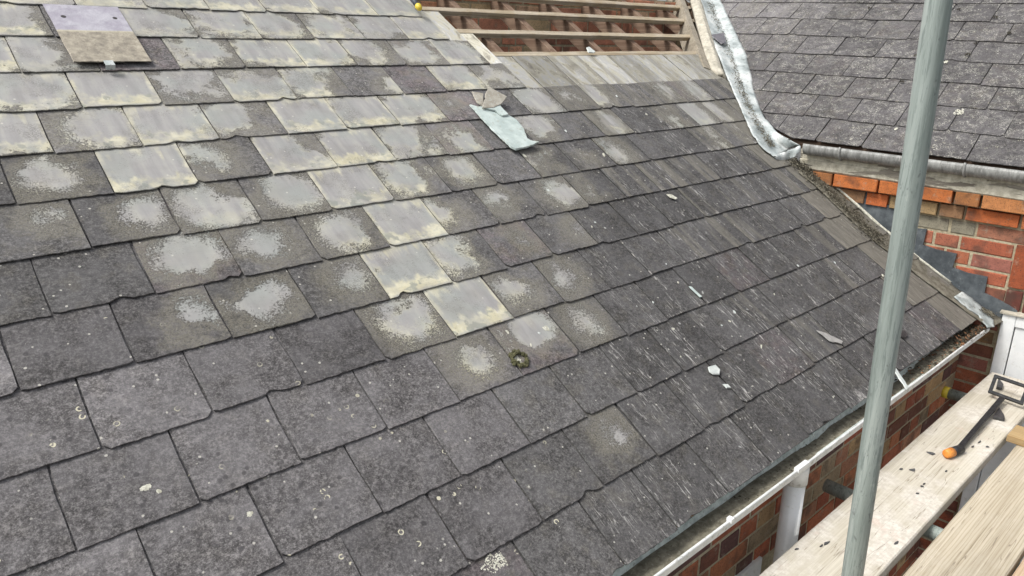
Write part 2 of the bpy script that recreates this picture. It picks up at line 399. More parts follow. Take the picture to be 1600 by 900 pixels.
def woodm(name, ca, cb, cg, axis=0, dirt=.5, pink=0.0, bleach=0.0):
    s = NT(name); P = s.obj()
    k = [55, 55, 55]; k[axis] = 1.6
    g = s.noise(s.scale(P, tuple(k)), 1.0, 6, .6, .8)
    k2 = [170, 170, 170]; k2[axis] = 2.5
    g2 = s.noise(s.scale(P, tuple(k2)), 1.0, 4, .7, .3)
    # annual ring lines
    wv = s.n('ShaderNodeTexWave', wave_type='BANDS', bands_direction='Y' if axis != 1 else 'X')
    kk = [1, 1, 1]; kk[axis] = .10
    s.put(wv.inputs['Vector'], s.scale(P, tuple(kk))); wv.inputs['Scale'].default_value = 34; wv.inputs['Distortion'].default_value = 3.0; wv.inputs['Detail'].default_value = 3; wv.inputs['Detail Scale'].default_value = 1.6
    col = s.mix(s.ss(g, .3, .7), ca, cb)
    col = s.mix(s.math('MULTIPLY', s.ss(wv.outputs['Fac'], .60, 1.0), .34 * (1 - bleach * .7)), col, cg)
    col = s.mix(s.ss(g2, .60, .68, 0, .8), col, cg)
    bl = s.noise(P, 7, 5, .6)
    col = s.mix(s.ss(bl, .42, .62, 0, bleach), col, s.mix(s.ss(s.noise(P, 60, 5, .7), .35, .65), (.50, .46, .40), (.66, .63, .57)))
    ck = [3.2, 3.2, 3.2]; ck[axis] = .32
    crk = s.noise(s.vmath('ADD', s.scale(P, tuple(ck)), s.scale(P, tuple([22 if q != axis else .6 for q in range(3)]))), 1.0, 3, .5, .25)
    col = s.mix(s.ss(s.math('ABSOLUTE', s.math('SUBTRACT', crk, .5)), .005, .001, 0, .6), col, (.16, .125, .09))
    if pink: col = s.mix(s.ss(s.noise(P, 8, 5, .65), .60, .72, 0, pink), col, (.50, .27, .20))
    dk = s.noise(P, 150, 3, .7)
    dg = s.noise(P, 6, 3)
    col = s.mix(s.math('MULTIPLY', s.ss(dk, .66, .70), s.math('MULTIPLY', s.ss(dg, .5, .66), dirt)), col, (.10, .09, .08))
    return s.fin(col, .82, s.bump(s.math('ADD', g, g2), .0012, .9), spec=.3)
M_BOARD_W = woodm('bleached_scaffold_board', (.44, .40, .32), (.56, .525, .44), (.30, .25, .19), 0, 1.0, .22, .8)
M_BOARD_Y = woodm('scaffold_board_timber', (.40, .345, .255), (.52, .46, .355), (.21, .165, .10), 0, .6, 0, .12)
M_BOARD_O = woodm('orange_brown_timber', (.36, .25, .12), (.47, .34, .18), (.20, .12, .05), 1, .4)
M_BOARD_P = woodm('pinkish_board_timber', (.50, .37, .25), (.60, .46, .33), (.30, .19, .11), 0, .5)
M_BATTEN = woodm('weathered_batten', (.30, .235, .155), (.50, .425, .30), (.085, .065, .045), 0, .9, 0, .25)
M_RAFTER = woodm('old_rafter', (.16, .10, .068), (.27, .19, .135), (.06, .035, .025), 1, .6)
M_VBOARD = woodm('valley_timber', (.22, .19, .145), (.36, .32, .25), (.10, .08, .055), 1, .9, 0, .1)
def fasciam():
    s = NT('peeling_paint'); P = s.obj()
    g = s.noise(s.scale(P, (30, 2.2, 34)), 1.0, 6, .6)
    wood = s.mix(s.ss(g, .35, .65), (.17, .15, .12), (.33, .30, .245))
    pk = s.noise(s.scale(P, (14, 4.0, 26)), 1.0, 6, .65, .6)
    m = s.ss(pk, .50, .53)
    paint = s.mix(s.ss(s.noise(P, 30, 6, .7), .35, .65), (.38, .35, .27), (.62, .59, .48))
    col = s.mix(m, paint, wood)
    return s.fin(col, .75, s.bump(s.math('ADD', s.math('MULTIPLY', s.math('SUBTRACT', 1.0, m), .8), s.math('MULTIPLY', g, .4)), .0035, 1.0))
M_FASCIA = fasciam()
M_BLACK = simple('black_tool_steel', (.012, .013, .015), (.035, .037, .040), 60, .5, .0006, (.09, .09, .09), metal=.3)
M_STEEL = simple('dark_worn_steel', (.05, .05, .052), (.11, .11, .115), 50, .5, .0006, (.20, .20, .20), metal=.6)
M_ORANGE = simple('orange_grip', (.62, .20, .03), (.80, .32, .06), 40, .5, .0006, (.30, .13, .05))
M_YELLOW = simple('yellow_plastic', (.60, .45, .03), (.74, .57, .06), 30, .5, .0006, (.40, .30, .06))
M_NAVY = simple('dark_blue_grip', (.03, .038, .055), (.07, .08, .10), 50, .6, .0008)
M_TEAL = simple('freshly_broken_slate', (.38, .45, .43), (.54, .61, .58), 16, .6, .002, (.34, .35, .29))
M_TEALB = simple('broken_slate_beige', (.30, .27, .22), (.44, .42, .36), 26, .7, .002, (.48, .52, .50))
M_CHIP = simple('pale_slate_chip', (.46, .50, .48), (.62, .64, .61), 60, .7, .001)
M_PALEG = simple('grey_slate_chip', (.28, .28, .27), (.40, .40, .38), 60, .7, .001)
M_CHIPD = simple('dark_slate_chip', (.05, .05, .052), (.10, .10, .10), 60, .7, .001)
M_PATCH = None
def patchm():
    s = NT('replacement_slate'); P = s.attr('lm'); ln = s.sep(s.attr('ln'))
    n1 = s.noise(P, 22, 5, .65)
    top = s.mix(s.ss(n1, .35, .65), (.32, .30, .35), (.41, .40, .44))
    low = s.ramp(s.noise(P, 30, 6, .7), [(.3, (.16, .14, .115)), (.45, (.27, .24, .19)), (.6, (.38, .34, .265)), (.75, (.50, .47, .38))])
    ln_crack = s.ss(s.math('ABSOLUTE', s.math('SUBTRACT', s.noise(P, 16, 4, .6, 1.0), .5)), .012, .004)
    low = s.mix(s.math('MULTIPLY', ln_crack, .6), low, (.20, .17, .13))
    f = s.ss(s.math('ADD', ln[1], s.math('MULTIPLY', s.math('SUBTRACT', n1, .5), .05)), .95, 1.0)
    edge = s.ss(ln[1], 1.05, .98)
    low = s.mix(s.ss(s.math('ABSOLUTE', s.math('SUBTRACT', ln[1], 1.0)), .10, .02, 0, .6), low, (.58, .54, .38))
    col = s.mix(f, low, top)
    # two nail holes
    for hx in (.18, .86):
        a = s.math('SUBTRACT', ln[0], hx); b = s.math('MULTIPLY', s.math('SUBTRACT', ln[1], 1.42), .8)
        dd = s.math('SQRT', s.math('ADD', s.math('MULTIPLY', a, a), s.math('MULTIPLY', b, b)))
        col = s.mix(s.ss(s.math('ADD', dd, s.math('MULTIPLY', n1, .02)), .050, .040), col, (.03, .025, .025))
    return s.fin(col, .65, s.bump(s.math('ADD', n1, s.math('MULTIPLY', s.noise(P, 9, 4), 2.0)), .004, .9))
M_PATCH = patchm()
M_DARKVOID = simple('loft_dust', (.05, .042, .034), (.10, .085, .07), 10, .95, .004)
M_GROUND = simple('dark_paving', (.05, .05, .05), (.10, .10, .095), 3, .9, .004)
M_GLASS = simple('dark_glass', (.05, .06, .065), (.09, .10, .105), 3, .12, .0001, spec=.6)  # dark blue-grey glossy window glass

M_EDGE = simple('slate_edge_dirt_shade', (.022, .020, .019), (.06, .055, .05), 60, .9, .002)  # edge grime, with shadow lines at overlaps and gaps painted into the dark colour
# ------------------------------------------------------------------ setting
tag(pobj('ground', [(-60, -60, -5.6), (80, -60, -5.6), (80, 80, -5.6), (-60, 80, -5.6)], [(0, 1, 2, 3)], M_GROUND), kind='structure')

# ------------------------------------------------------------------ slates
COURSES = {
    1: [(4.63, 4.58), (5.83, 5.76), (7.0, 7.01), (8.28, 8.2), (9.78, 9.71)],
    2: [(2.83, 2.79), (4.05, 4.09), (5.25, 5.23), (6.49, 6.44), (7.65, 7.6), (8.87, 8.86), (10.08, 9.98)],
    3: [(2.11, 2.08), (3.25, 3.2), (4.54, 4.5), (5.77, 5.69), (6.97, 6.96), (8.19, 8.07), (9.43, 9.33), (10.59, 10.52)],
    4: [(2.7, 2.68), (3.91, 3.88), (5.11, 5.08), (6.32, 6.27), (7.51, 7.48), (8.68, 8.71), (9.88, 9.76), (11.04, 10.98)],
    5: [(2.05, 2.05), (3.26, 3.24), (4.46, 4.46), (5.66, 5.66), (6.85, 6.83), (8.03, 8.01), (9.26, 9.22), (12.77, 12.77), (14.05, 13.94), (17.68, 17.59), (19.05, 19.02)],
    6: [(1.38, 1.34), (2.56, 2.53), (3.76, 3.74), (4.95, 4.93), (6.16, 6.12), (7.37, 7.34), (8.57, 8.57), (9.73, 9.72), (12.11, 12.11), (13.26, 13.19), (14.14, 14.48), (17.17, 16.98), (18.22, 18.2)],
    7: [(1.96, 1.99), (3.15, 3.14), (4.33, 4.33), (5.52, 5.54), (6.74, 6.75), (7.97, 7.97), (9.1, 9.15), (10.31, 10.28), (11.44, 11.48), (13.84, 13.97), (16.33, 16.37)],
    8: [(1.27, 1.27), (2.46, 2.45), (3.64, 3.63), (4.86, 4.85), (6.06, 6.07), (7.25, 7.26), (8.44, 8.44), (9.6, 9.67), (10.88, 10.84), (13.25, 13.28), (14.49, 14.49), (16.92, 16.88)],
    9: [(0.74, 0.69), (1.89, 1.9), (3.06, 3.09), (4.25, 4.3), (5.47, 5.5), (6.67, 6.69), (7.87, 7.86), (9.04, 9.02), (10.21, 10.23), (11.48, 11.38), (12.59, 12.67), (13.84, 13.84), (16.62, 16.31), (17.49, 17.51)],
    10: [(1.25, 1.25), (2.46, 2.44), (3.64, 3.63), (4.84, 4.86), (6.08, 6.09), (7.25, 7.29), (8.44, 8.47), (9.62, 9.64), (10.8, 10.84), (11.99, 12.06), (17.04, 16.86), (18.08, 18.11)],
    11: [(0.72, 0.73), (1.9, 1.94), (3.11, 3.11), (4.28, 4.35), (5.48, 5.5), (6.69, 6.72), (8.04, 7.9), (9.22, 9.09), (10.3, 10.28), (11.5, 11.54), (12.61, 12.71), (16.4, 16.26)],
    12: [(1.27, 1.27), (2.45, 2.42), (3.68, 3.69), (4.85, 4.86), (6.05, 6.08), (7.25, 7.25), (8.42, 8.44), (9.61, 9.7), (10.83, 10.91), (12.01, 12.12), (14.43, 14.61)],
    13: [(3.1, 3.11), (4.28, 4.32), (5.51, 5.53), (6.68, 6.7), (7.88, 7.9), (9.06, 9.16), (10.25, 10.38), (11.41, 11.53), (12.73, 12.89), (13.96, 14.12), (15.15, 15.31)],
    14: [(4.98, 4.97), (6.14, 6.22), (7.28, 7.34), (8.53, 8.64), (9.7, 9.92), (11.08, 11.09), (12.89, 12.35), (18.29, 18.6)],
}

# where the dark skin has worn away: pixel, radius in slate widths, cream deposit
PATCHES = [
 (60,1,.9,.6),(170,3,.9,.7),(270,5,.9,.7),(370,6,.8,.8),(450,8,.8,.8),(530,10,.8,.8),(620,15,.9,.6),
 (15,35,.52,.9),(235,35,.62,.5),(345,35,.65,.7),(425,36,.45,.8),(510,38,.7,.8),(590,40,.62,.3),(660,42,.95,.7),
 (8,85,.7,.9),(60,80,.45,.3),(320,82,.58,.6),(400,84,.75,.9),(500,82,.75,.9),(560,78,.42,.8),(645,74,.45,.4),(715,85,.55,.6),
 (35,130,.55,.7),(170,138,.85,.9),(290,122,.45,.2),(400,130,.62,.8),(478,124,.5,.8),(570,123,.75,.9),(618,128,.25,.5),(715,118,.5,.9),(785,118,.65,.6),(840,110,.9,.7),
 (10,200,.55,.8),(170,195,.38,.9),(252,188,.65,.8),(350,182,.35,.5),(465,178,.85,.9),(548,175,.62,.9),(640,168,.55,.8),(700,160,.12,.1),(838,154,.6,.2),(930,152,.5,.7),
 (75,268,.40,.5),(215,262,.90,1.),(300,250,.32,.7),(460,240,.6,.7),(556,234,.8,1.),(645,226,.5,.6),(725,215,.32,.6),(842,197,.52,.4),(955,190,.45,.7),(1080,172,.55,.3),
 (95,340,.22,.4),(228,330,.30,.2),(337,316,.55,.3),(455,297,.45,.4),(550,284,.85,1.),(633,272,.5,.9),(722,263,.38,.6),(843,248,.40,.6),(905,240,.18,.2),(960,236,.3,.3),
 (298,400,.46,.2),(412,382,.32,.1),(540,360,.42,.7),(630,342,.95,1.),(682,330,.32,.8),(775,310,.25,.3),(880,297,.36,.4),(915,295,.15,.2),
 (302,492,.25,0),(400,463,.40,.05),(556,430,.26,.4),(636,412,.95,1.),(705,392,.45,.9),(815,373,.16,.1),(905,360,.12,0),
 (637,492,.42,.8),(725,476,.75,.95),(800,450,.30,.6),(877,430,.24,.1),
 (742,560,.28,.9),(832,518,.46,.3),(915,502,.24,.3),
 (972,687,.17,0),
]
_pp = []
for (x, y, r, c_) in PATCHES:
    u, v = uv_of(onroof(x, y)); _pp.append((u, v, r, c_))

def lerp_tab(tab, v):
    if v >= tab[0][0]: return tab[0][1]
    for (a, b), (c, d) in zip(tab, tab[1:]):
        if v >= c: return b + (d - b) * (v - a) / (c - a)
    return tab[-1][1]
_um = []
for p in ((1112, -60), (1112, 0), (1140, 80), (1165, 160), (1200, 222)):
    u, v = uv_of(onroof(*p)); _um.append((v, u))
_um.sort(key=lambda t: -t[0])
_k = _um[0]; _slope = (_um[0][1] - _um[1][1]) / (_um[0][0] - _um[1][0])
_um.insert(0, (8.0, _k[1] + (8 - _k[0]) * _slope))
_um += [(-7.75, 19.55), (-9.0, 19.9), (-11.0, 20.15), (-13.0, 20.6), (-14.6, 21.0)]
def umax(v): return lerp_tab(_um, v)

TS = 0.0050                     # slate thickness
LIFT = (TS + .0009) / G         # slope of a slate against the roof plane
class SlateMesh:
    def __init__(s):
        s.v = []; s.f = []; s.mi = []; s.A = {k: [] for k in ('lm', 'ln', 'pa', 'pb', 'pc')}
    def add(s, frame, u0, u1, vb, vt, clampf, pa, pb, pc, lift=0.0, rot=0.0, h0=0.0, seed=None, gauge=1.0, lo=False, head=0.0):
        seed = random.uniform(0, 60) if seed is None else seed
        w = u1 - u0; L = vt - vb
        nb, ns = 18, 7
        notch = (random.uniform(.05, .95), random.uniform(.03, .09), random.uniform(.06, .14)) if random.random() < .13 else None
        pts = []
        rough = lambda k, a: a * noise.noise(Vector((k * 3.7 + seed * 9, seed, 0)))
        cut0 = random.choice([0, 0, 0, .03, .07]); cut1 = random.choice([0, 0, 0, .03, .07])
        for i in range(nb + 1):
            t = i / nb
            dv = rough(i, .010) + rough(i * .31, .012)
            if t == 0: dv += cut0
            if t == 1: dv += cut1
            if notch is not None: dv += notch[1] * max(0, 1 - abs(t - notch[0]) / notch[2])
            pts.append([t * w, dv])
        for i in range(1, ns): pts.append([w + rough(20 + i, .012) + rough((20 + i) * .3, .012), L * i / ns])
        pts.append([w, L]); pts.append([0, L])
        for i in range(ns - 1, 0, -1): pts.append([rough(40 + i, .012) + rough((40 + i) * .3, .012), L * i / ns])
        P = []
        cr, sr = math.cos(rot), math.sin(rot)
        for x, y in pts:
            xx = x - w / 2; X = u0 + w / 2 + xx * cr - y * sr; Y = vb + xx * sr + y * cr
            if clampf is not None:
                m = clampf(Y)
                X = min(X, m) if not lo else X
                if lo and X > m: X = m
            P.append((X, Y))
        if max(p[0] for p in P) - min(p[0] for p in P) < .05: return
        # drop near-duplicate points produced by clamping
        Q = []
        for p in P:
            if not Q or (abs(p[0] - Q[-1][0]) + abs(p[1] - Q[-1][1])) > 1e-4: Q.append(p)
        if len(Q) < 3: return
        n = len(Q); base = len(s.v)
        cx = sum(p[0] for p in Q) / n; cy = sum(p[1] for p in Q) / n
        tilt = random.uniform(-.0012, .0012)
        def H(X, Y): return h0 + lift - (Y - vb) * LIFT * G + tilt * (X - cx) / max(w, .1) * 2
        for lev in range(3):
            for i, (X, Y) in enumerate(Q):
                if lev == 0:      # top face, pulled in by chipping
                    k = .004 + .010 * max(0, noise.noise(Vector((X * 6, Y * 6, seed))) + .1) / G * .35
                    k = k if (Y - vb) < .2 * L or True else 0
                    XX = X + (cx - X) / max(.3, abs(cx - X) + abs(cy - Y)) * k; YY = Y + (cy - Y) / max(.3, abs(cx - X) + abs(cy - Y)) * k
                    h = 0
                elif lev == 1: XX, YY = X, Y; h = -.0022 - .002 * abs(noise.noise(Vector((X * 9, Y * 9, 5))))
                else: XX = X + (cx - X) * .01; YY = Y + (cy - Y) * .01; h = -TS
                s.v.append(frame(XX, YY, H(XX, YY) + h))
                s.A['lm'].append(((XX - u0) * G + seed, (YY - vb) * G + seed * .37, seed))
                s.A['ln'].append(((XX - u0) / w, (YY - vb) / gauge, head))
                s.A['pa'].append(pa); s.A['pb'].append(pb); s.A['pc'].append(pc)
        s.f.append(tuple(base + i for i in range(n))); s.mi.append(0)
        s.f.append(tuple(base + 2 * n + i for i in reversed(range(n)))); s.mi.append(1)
        for lev in range(2):
            for i in range(n):
                a = base + lev * n; j = (i + 1) % n
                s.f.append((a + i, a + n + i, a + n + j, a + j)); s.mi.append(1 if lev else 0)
    def build(s, name, mat, parent):
        me = bpy.data.meshes.new(name); me.from_pydata(s.v, [], s.f); me.update()
        for k, d in s.A.items():
            at = me.attributes.new(k, 'FLOAT_VECTOR', 'POINT')
            at.data.foreach_set('vector', [c for t in d for c in t])
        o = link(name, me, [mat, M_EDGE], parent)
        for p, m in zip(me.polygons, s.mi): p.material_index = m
        return o

def sstep(x, a, b):
    t = max(0, min(1, (x - a) / (b - a))); return t * t * (3 - 2 * t)

house = empty('brick_house', (0.0, Y_WALL, -5.6))
tag(house, 'brick house with large lichen-stained slate roof, bare battens at its top and white gutter', 'house')
SM = SlateMesh()
U_END = {-3: 8.9, -2: 9.3, -1: 9.8, 0: 10.5, 1: 11.0, 2: 11.2, 3: 11.75, 4: 12.85}
for k in range(-3, 15):
    J = sorted((a + b) / 2 for a, b in COURSES.get(k, []))
    if not J: J = [.72 + (.6 if k % 2 == 0 else 0)]
    full = [J[0]]
    for j in J[1:]:
        gap = j - full[-1]; m = max(1, round(gap / 1.2)); 
        if m == 1 and gap < .75: continue
        st = full[-1]
        for q in range(1, m + 1): full.append(st + gap * q / m)
    while full[0] > -3.5: full.insert(0, full[0] - 1.2)
    while full[-1] < 28: full.append(full[-1] + 1.2 + random.uniform(-.03, .03))
    for u0, u1 in zip(full, full[1:]):
        uc = (u0 + u1) / 2; end = U_END.get(k, 99)
        if uc > end - .1: continue
        if u1 > end - .35: u1 = end
        vb = -k + random.uniform(-.025, .025)
        pa = [.5, .5, -.6]; cream = 0.0
        for (pu, pv, r, c_) in _pp:
            if u0 <= pu < u1 and -k <= pv < -k + 1:
                pa = [(pu - u0) / (u1 - u0), pv + k, r - .02]; cream = c_
                if r > .6: pa[0] = .5; pa[1] = .5
        x, y = pixel(RF(uc, -k + .5))
        streak = sstep(x, 840, 1080) * (1.0 if y > 100 else .4)
        ringf = sstep(y - .35 * x, 330, 560) if x < 900 else 0
        beige = 0.0
        if 12.2 < uc and k >= 5 and random.random() < .55 and x < 1330: beige = random.uniform(.45, .72)
        if x > 1270 and uc > 17.9 - .0 * k: beige = .98
        elif x > 1150 and uc > 17.6 and k <= 8: beige = .9
        if u1 > umax(-k + .3) - .3 and k > 6: beige = 1.0
        purple = 0.0
        if (600 < x < 720 and 80 < y < 190) or (740 < x < 820 and 340 < y < 440) or random.random() < .08: purple = .7
        tone = random.uniform(.82, 1.12)
        tone *= 1 - .30 * sstep(x, 780, 1000) * (1 if y > 230 else .5)
        if 350 < x < 900 and y > 380: tone *= .90
        if x < 420 and 200 < y < 560: tone *= .84
        cool = 1.0 if (x < 760 and y > 470) else 0.0
        if k in (5, 6, 7) and x > 850 and pa[2] < .1 and random.random() < .62: pa = [random.uniform(.2, .8), .5, random.uniform(.10, .30)]; cream = random.uniform(.2, .6)
        if x < 740 and y < 260: tone *= 1.30; pa[2] += .15 if pa[2] > .2 else 0
        if x < 420 and y > 520: tone *= 1.26
        elif y > 560 and x < 900: tone *= 1.18
        if 860 < x < 1180 and 84 < y < 300 and k <= 6 and random.random() < .6: beige = random.uniform(.55, .72)
        if k == 4 and uc > 11.9: pa = [.5, .5, 1.2]; cream = .6
        SM.add(RF, u0 + (.010 if x < 800 else .015), u1 - (.010 if x < 800 else .015), vb, -k + 2.4, umax, tuple(pa), (cream, streak, ringf), (tone * (1.18 if k in (4, 5) and uc > 11.5 and y < 150 else 1), beige, -.8 if cool else purple),
               lift=random.uniform(0, .0012), rot=random.uniform(-.008, .008), h0=0.0, head=1.0 if (k in (4, 5) and uc > 10.5) or (k <= 3 and uc > end - 2.5 and k >= -3) else 0.0)
for q in range(22):      # short under-course at the eaves
    u0 = -3.1 + q * 1.2
    if u0 + .6 > 20.9: break
    SM.add(RF, u0 + .01, u0 + 1.19, -14 + .03, -12.75, umax, (.5, .5, -.6), (0, .3, 0), (.7, 0, 0), h0=-(TS + .0012))
slates = SM.build('slate_covering', M_SLATE, house)

# replacement slate with clip, top left
ps = SlateMesh()
c0 = uv_of(onroof(118, 104)); c1 = uv_of(onroof(232, 101)); t0 = uv_of(onroof(66, 7))
ps.add(RF, c0[0] - .02, c1[0] + .05, (c0[1] + c1[1]) / 2, t0[1] - .03, None, (.5, .5, 2), (0, 0, 0), (1, 0, 0), h0=.016, seed=3.3)
patch_o = ps.build('patch_slate', M_PATCH, house)
patch_o['label'] = 'lilac and rust replacement slate with two nail holes'
bm = bmesh.new()
ca = onroof(171, 99, .022)
box(bm, ca - U_MAIN * .014 - V_MAIN * .012, U_MAIN * .028, V_MAIN * .026, N_MAIN * .002, .0006)
box(bm, ca - U_MAIN * .014 - V_MAIN * .0125 - N_MAIN * .016, U_MAIN * .028, V_MAIN * .002, N_MAIN * .018, .0004)
obj('metal_clip', bm, M_LEAD, patch_o)

def surf(x, y, extra=.0005):
    u, v = uv_of(onroof(x, y)); fr = v - math.floor(v)
    return -fr * (TS + .0009) + extra
# lichen blotches lying on the slates
def blotch(parent, c, U, V, N, ru, rv, mat, name='lichen_patch', h=.0008, seed=0):
    """a crust of many thin overlapping flakes"""
    bm = bmesh.new(); rnd = random.Random(seed); n = int(60 + 30000 * (ru * rv) ** .5 * .25)
    for i in range(n):
        t = rnd.uniform(0, 6.283); R_ = 1 + .6 * noise.noise(Vector((math.cos(t) * 1.5, math.sin(t) * 1.5, seed)))
        q = math.sqrt(rnd.random()) * R_
        if noise.noise(Vector((math.cos(t) * q * 3, math.sin(t) * q * 3, seed + 5))) > .28: continue
        p = c + U * ru * q * math.cos(t) + V * rv * q * math.sin(t) + N * (h * rnd.uniform(.2, 1))
        s_ = rnd.uniform(.0010, .0026); a0 = rnd.uniform(0, 6)
        vs = [bm.verts.new(p + (U * math.cos(a0 + a) + V * math.sin(a0 + a)) * s_ * rnd.uniform(.6, 1.3)) for a in (0, 1.2, 2.5, 3.8, 5.0)]
        bm.faces.new(vs)
    return obj(name, bm, mat, parent)
for i, (x, y, ru, rv) in enumerate([(775, 878, .036, .019), (853, 513, .011, .009), (808, 562, .012, .020), (1052, 514, .005, .004),
                                    (228, 762, .009, .006), (390, 803, .006, .005), (248, 768, .003, .003), (793, 519, .003, .006), (1140, 502, .004, .004)]):
    blotch(house, onroof(x, y, surf(x, y, .0006)), U_MAIN, V_MAIN, N_MAIN, ru, rv, M_LICHEN, seed=i * 3.1)

# ------------------------------------------------------------------ opened part of the roof: battens and rafters
def rbar(name, u0, v0, u1, v1, wid, htop, dep, mat, parent, bev=.002, wob=.003):
    a = RF(u0, v0, htop); b = RF(u1, v1, htop); d = (b - a).normalized(); sd2 = N_MAIN.cross(d).normalized()
    bm = bmesh.new(); n = max(2, int((b - a).length / .10)); rings = []
    sx = random.uniform(0, 50)
    for i in range(n + 1):
        p = a.lerp(b, i / n); w1 = 1 + .0 * i
        o1 = sd2 * wob * noise.noise(Vector((i * .8, sx, 0))); o2 = N_MAIN * wob * .6 * noise.noise(Vector((i * .8, sx, 9)))
        ring = []
        for (s1, s2) in ((-1, 0), (-.86, .1), (.86, .1), (1, 0), (1, -1), (-1, -1)):
            j = wob * .5 * noise.noise(Vector((i * 1.7, s1 * 3 + s2, sx)))
            ring.append(bm.verts.new(p + o1 + o2 + sd2 * (s1 * wid / 2 + j) + N_MAIN * (s2 * dep if s2 < 0 else s2 * .012 + j * .5)))
        rings.append(ring)
    for r0, r1 in zip(rings, rings[1:]):
        for q in range(6): bm.faces.new((r0[q], r0[(q + 1) % 6], r1[(q + 1) % 6], r1[q]))
    bm.faces.new(rings[0]); bm.faces.new(rings[-1][::-1])
    return obj(name, bm, mat, parent)
HB = -.030
for i, vv in enumerate([uv_of(onroof(950, y_, HB))[1] for y_ in (83, 53, 25.5, 3.5)] + [1.40, 2.40]):
    ur = umax(vv) - (1.35 if vv < 1 else 1.2)
    rbar('roof_batten', 9.6 + .1 * i, vv + random.uniform(-.02, .02), ur, vv - random.uniform(0, .05), .036, HB, .024, M_BATTEN, house)
for i in range(9):
    uu = 8.95 + 1.97 * i
    rbar('rafter', uu, -4.3, uu, 4.2, .046, HB - .026, .075, M_RAFTER, house, wob=.002)
# board beside the valley and cement fillet next to it
a = uv_of(onroof(1069, 5)); b = uv_of(onroof(1106, 106))
ex = ((a[0] - b[0]) / (a[1] - b[1]))
rbar('valley_board', b[0], b[1], b[0] + ex * (3.2 - b[1]), 3.2, .045, -.004, .12, M_VBOARD, house, wob=.005)
cf = SlateMesh()
bm = bmesh.new()
L1 = [(1078, -60), (1080, 0), (1092, 45), (1103, 85), (1113, 108), (1121, 116)]
R1 = [(1088, -60), (1096, 0), (1108, 40), (1119, 75), (1129, 108), (1135, 122)]
rows = []
for (l, r) in zip(L1, R1):
    pl = onroof(*l, .000); pr = onroof(*r, .004)
    rows.append([bm.verts.new(pl.lerp(pr, t) + N_MAIN * (.018 * math.sin(t * math.pi) + .006 * noise.noise(pl * 30 + Vector((t * 5, 0, 0))))) for t in [i / 6 for i in range(7)]])
for r0, r1 in zip(rows, rows[1:]):
    for q in range(6): bm.faces.new((r0[q], r0[q + 1], r1[q + 1], r1[q]))
bmesh.ops.subdivide_edges(bm, edges=bm.edges[:], cuts=2, use_grid_fill=True, smooth=0)
for v in bm.verts: v.co += N_MAIN * .004 * noise.noise(v.co * 60)
ret = bmesh.ops.extrude_face_region(bm, geom=bm.faces[:])
for v in [g for g in ret['geom'] if isinstance(g, bmesh.types.BMVert)]: v.co -= N_MAIN * .02
obj('cement_fillet', bm, M_CEMENT, house, smooth=True)

# ------------------------------------------------------------------ lead valley
def strip3(name, L, Cc, R, hl, hc, hr, mat, parent, thick=.004, wr=.0042, nrow=70, ncol=5, wing=True):
    def interp(T, t):
        x = t * (len(T) - 1); i = min(int(x), len(T) - 2); f = x - i
        return (T[i][0] * (1 - f) + T[i + 1][0] * f, T[i][1] * (1 - f) + T[i + 1][1] * f)
    bm = bmesh.new(); rows = []
    for i in range(nrow + 1):
        t = i / nrow
        l = onroof(*interp(L, t), hl); c = onroof(*interp(Cc, t), hc)
        r = onwing(*interp(R, t), hr) if wing else onroof(*interp(R, t), hr)
        row = []
        for j in range(ncol + 1):
            f = j / ncol; row.append(l.lerp(c, f))
        for j in range(1, ncol + 1):
            f = j / ncol; row.append(c.lerp(r, f))
        m = len(row)
        row = [bm.verts.new(p + Vector((0, -.3, 1)) * wr * (noise.noise(p * 14) + .6 * noise.noise(p * 40)) + (Vector((random.uniform(-1, 1), random.uniform(-1, 1), 0)) * .002 if q in (0, m - 1) else Vector())) for q, p in enumerate(row)]
        rows.append(row)
    for r0, r1 in zip(rows, rows[1:]):
        for q in range(len(r0) - 1): bm.faces.new((r0[q], r0[q + 1], r1[q + 1], r1[q]))
    ret = bmesh.ops.extrude_face_region(bm, geom=bm.faces[:])
    for v in [g for g in ret['geom'] if isinstance(g, bmesh.types.BMVert)]: v.co.z -= thick
    return obj(name, bm, mat, parent, smooth=True)
VL = [(1082, -60), (1094, 0), (1105, 40), (1118, 75), (1131, 108), (1143, 136), (1157, 168), (1174, 208), (1192, 232), (1212, 246)]
VC = [(1106, -60), (1110, 0), (1122, 30), (1136, 66), (1147, 97), (1157, 130), (1170, 165), (1186, 195), (1208, 218), (1232, 232)]
VR = [(1120, -60), (1126, 0), (1138, 26), (1152, 55), (1166, 84), (1173, 112), (1180, 148), (1194, 183), (1216, 208), (1249, 226)]
strip3('lead_valley', VL, VC, VR, .010, .012, .014, M_LEAD, house)
# curled lip of the lead at its foot
bm = bmesh.new(); rows = []
lipA = [onroof(1209, 243, .012), onroof(1218, 240, .010), onpl(1228, 236, P1, N_W), onpl(1240, 232, P1, N_W), onpl(1249, 227, P1 + N_W * .01, N_W)]
lipB = [onroof(1212, 248, .008), onroof(1222, 250, -.001), onroof(1231, 249, .0), onpl(1243, 243, P1 - N_W * .02, N_W), onpl(1250, 236, P1 - N_W * .01, N_W)]
for f in [0, .25, .5, .75, 1]:
    rows.append([bm.verts.new(a.lerp(b, f) + N_MAIN * .01 * math.sin(f * math.pi)) for a, b in zip(lipA, lipB)])
for r0, r1 in zip(rows, rows[1:]):
    for q in range(4): bm.faces.new((r0[q], r0[q + 1], r1[q + 1], r1[q]))
bmesh.ops.subdivide_edges(bm, edges=bm.edges[:], cuts=2, use_grid_fill=True, smooth=.5)
ret = bmesh.ops.extrude_face_region(bm, geom=bm.faces[:])
for v in [g for g in ret['geom'] if isinstance(g, bmesh.types.BMVert)]: v.co.z -= .004
obj('valley_lip', bm, M_LEAD, house, smooth=True)

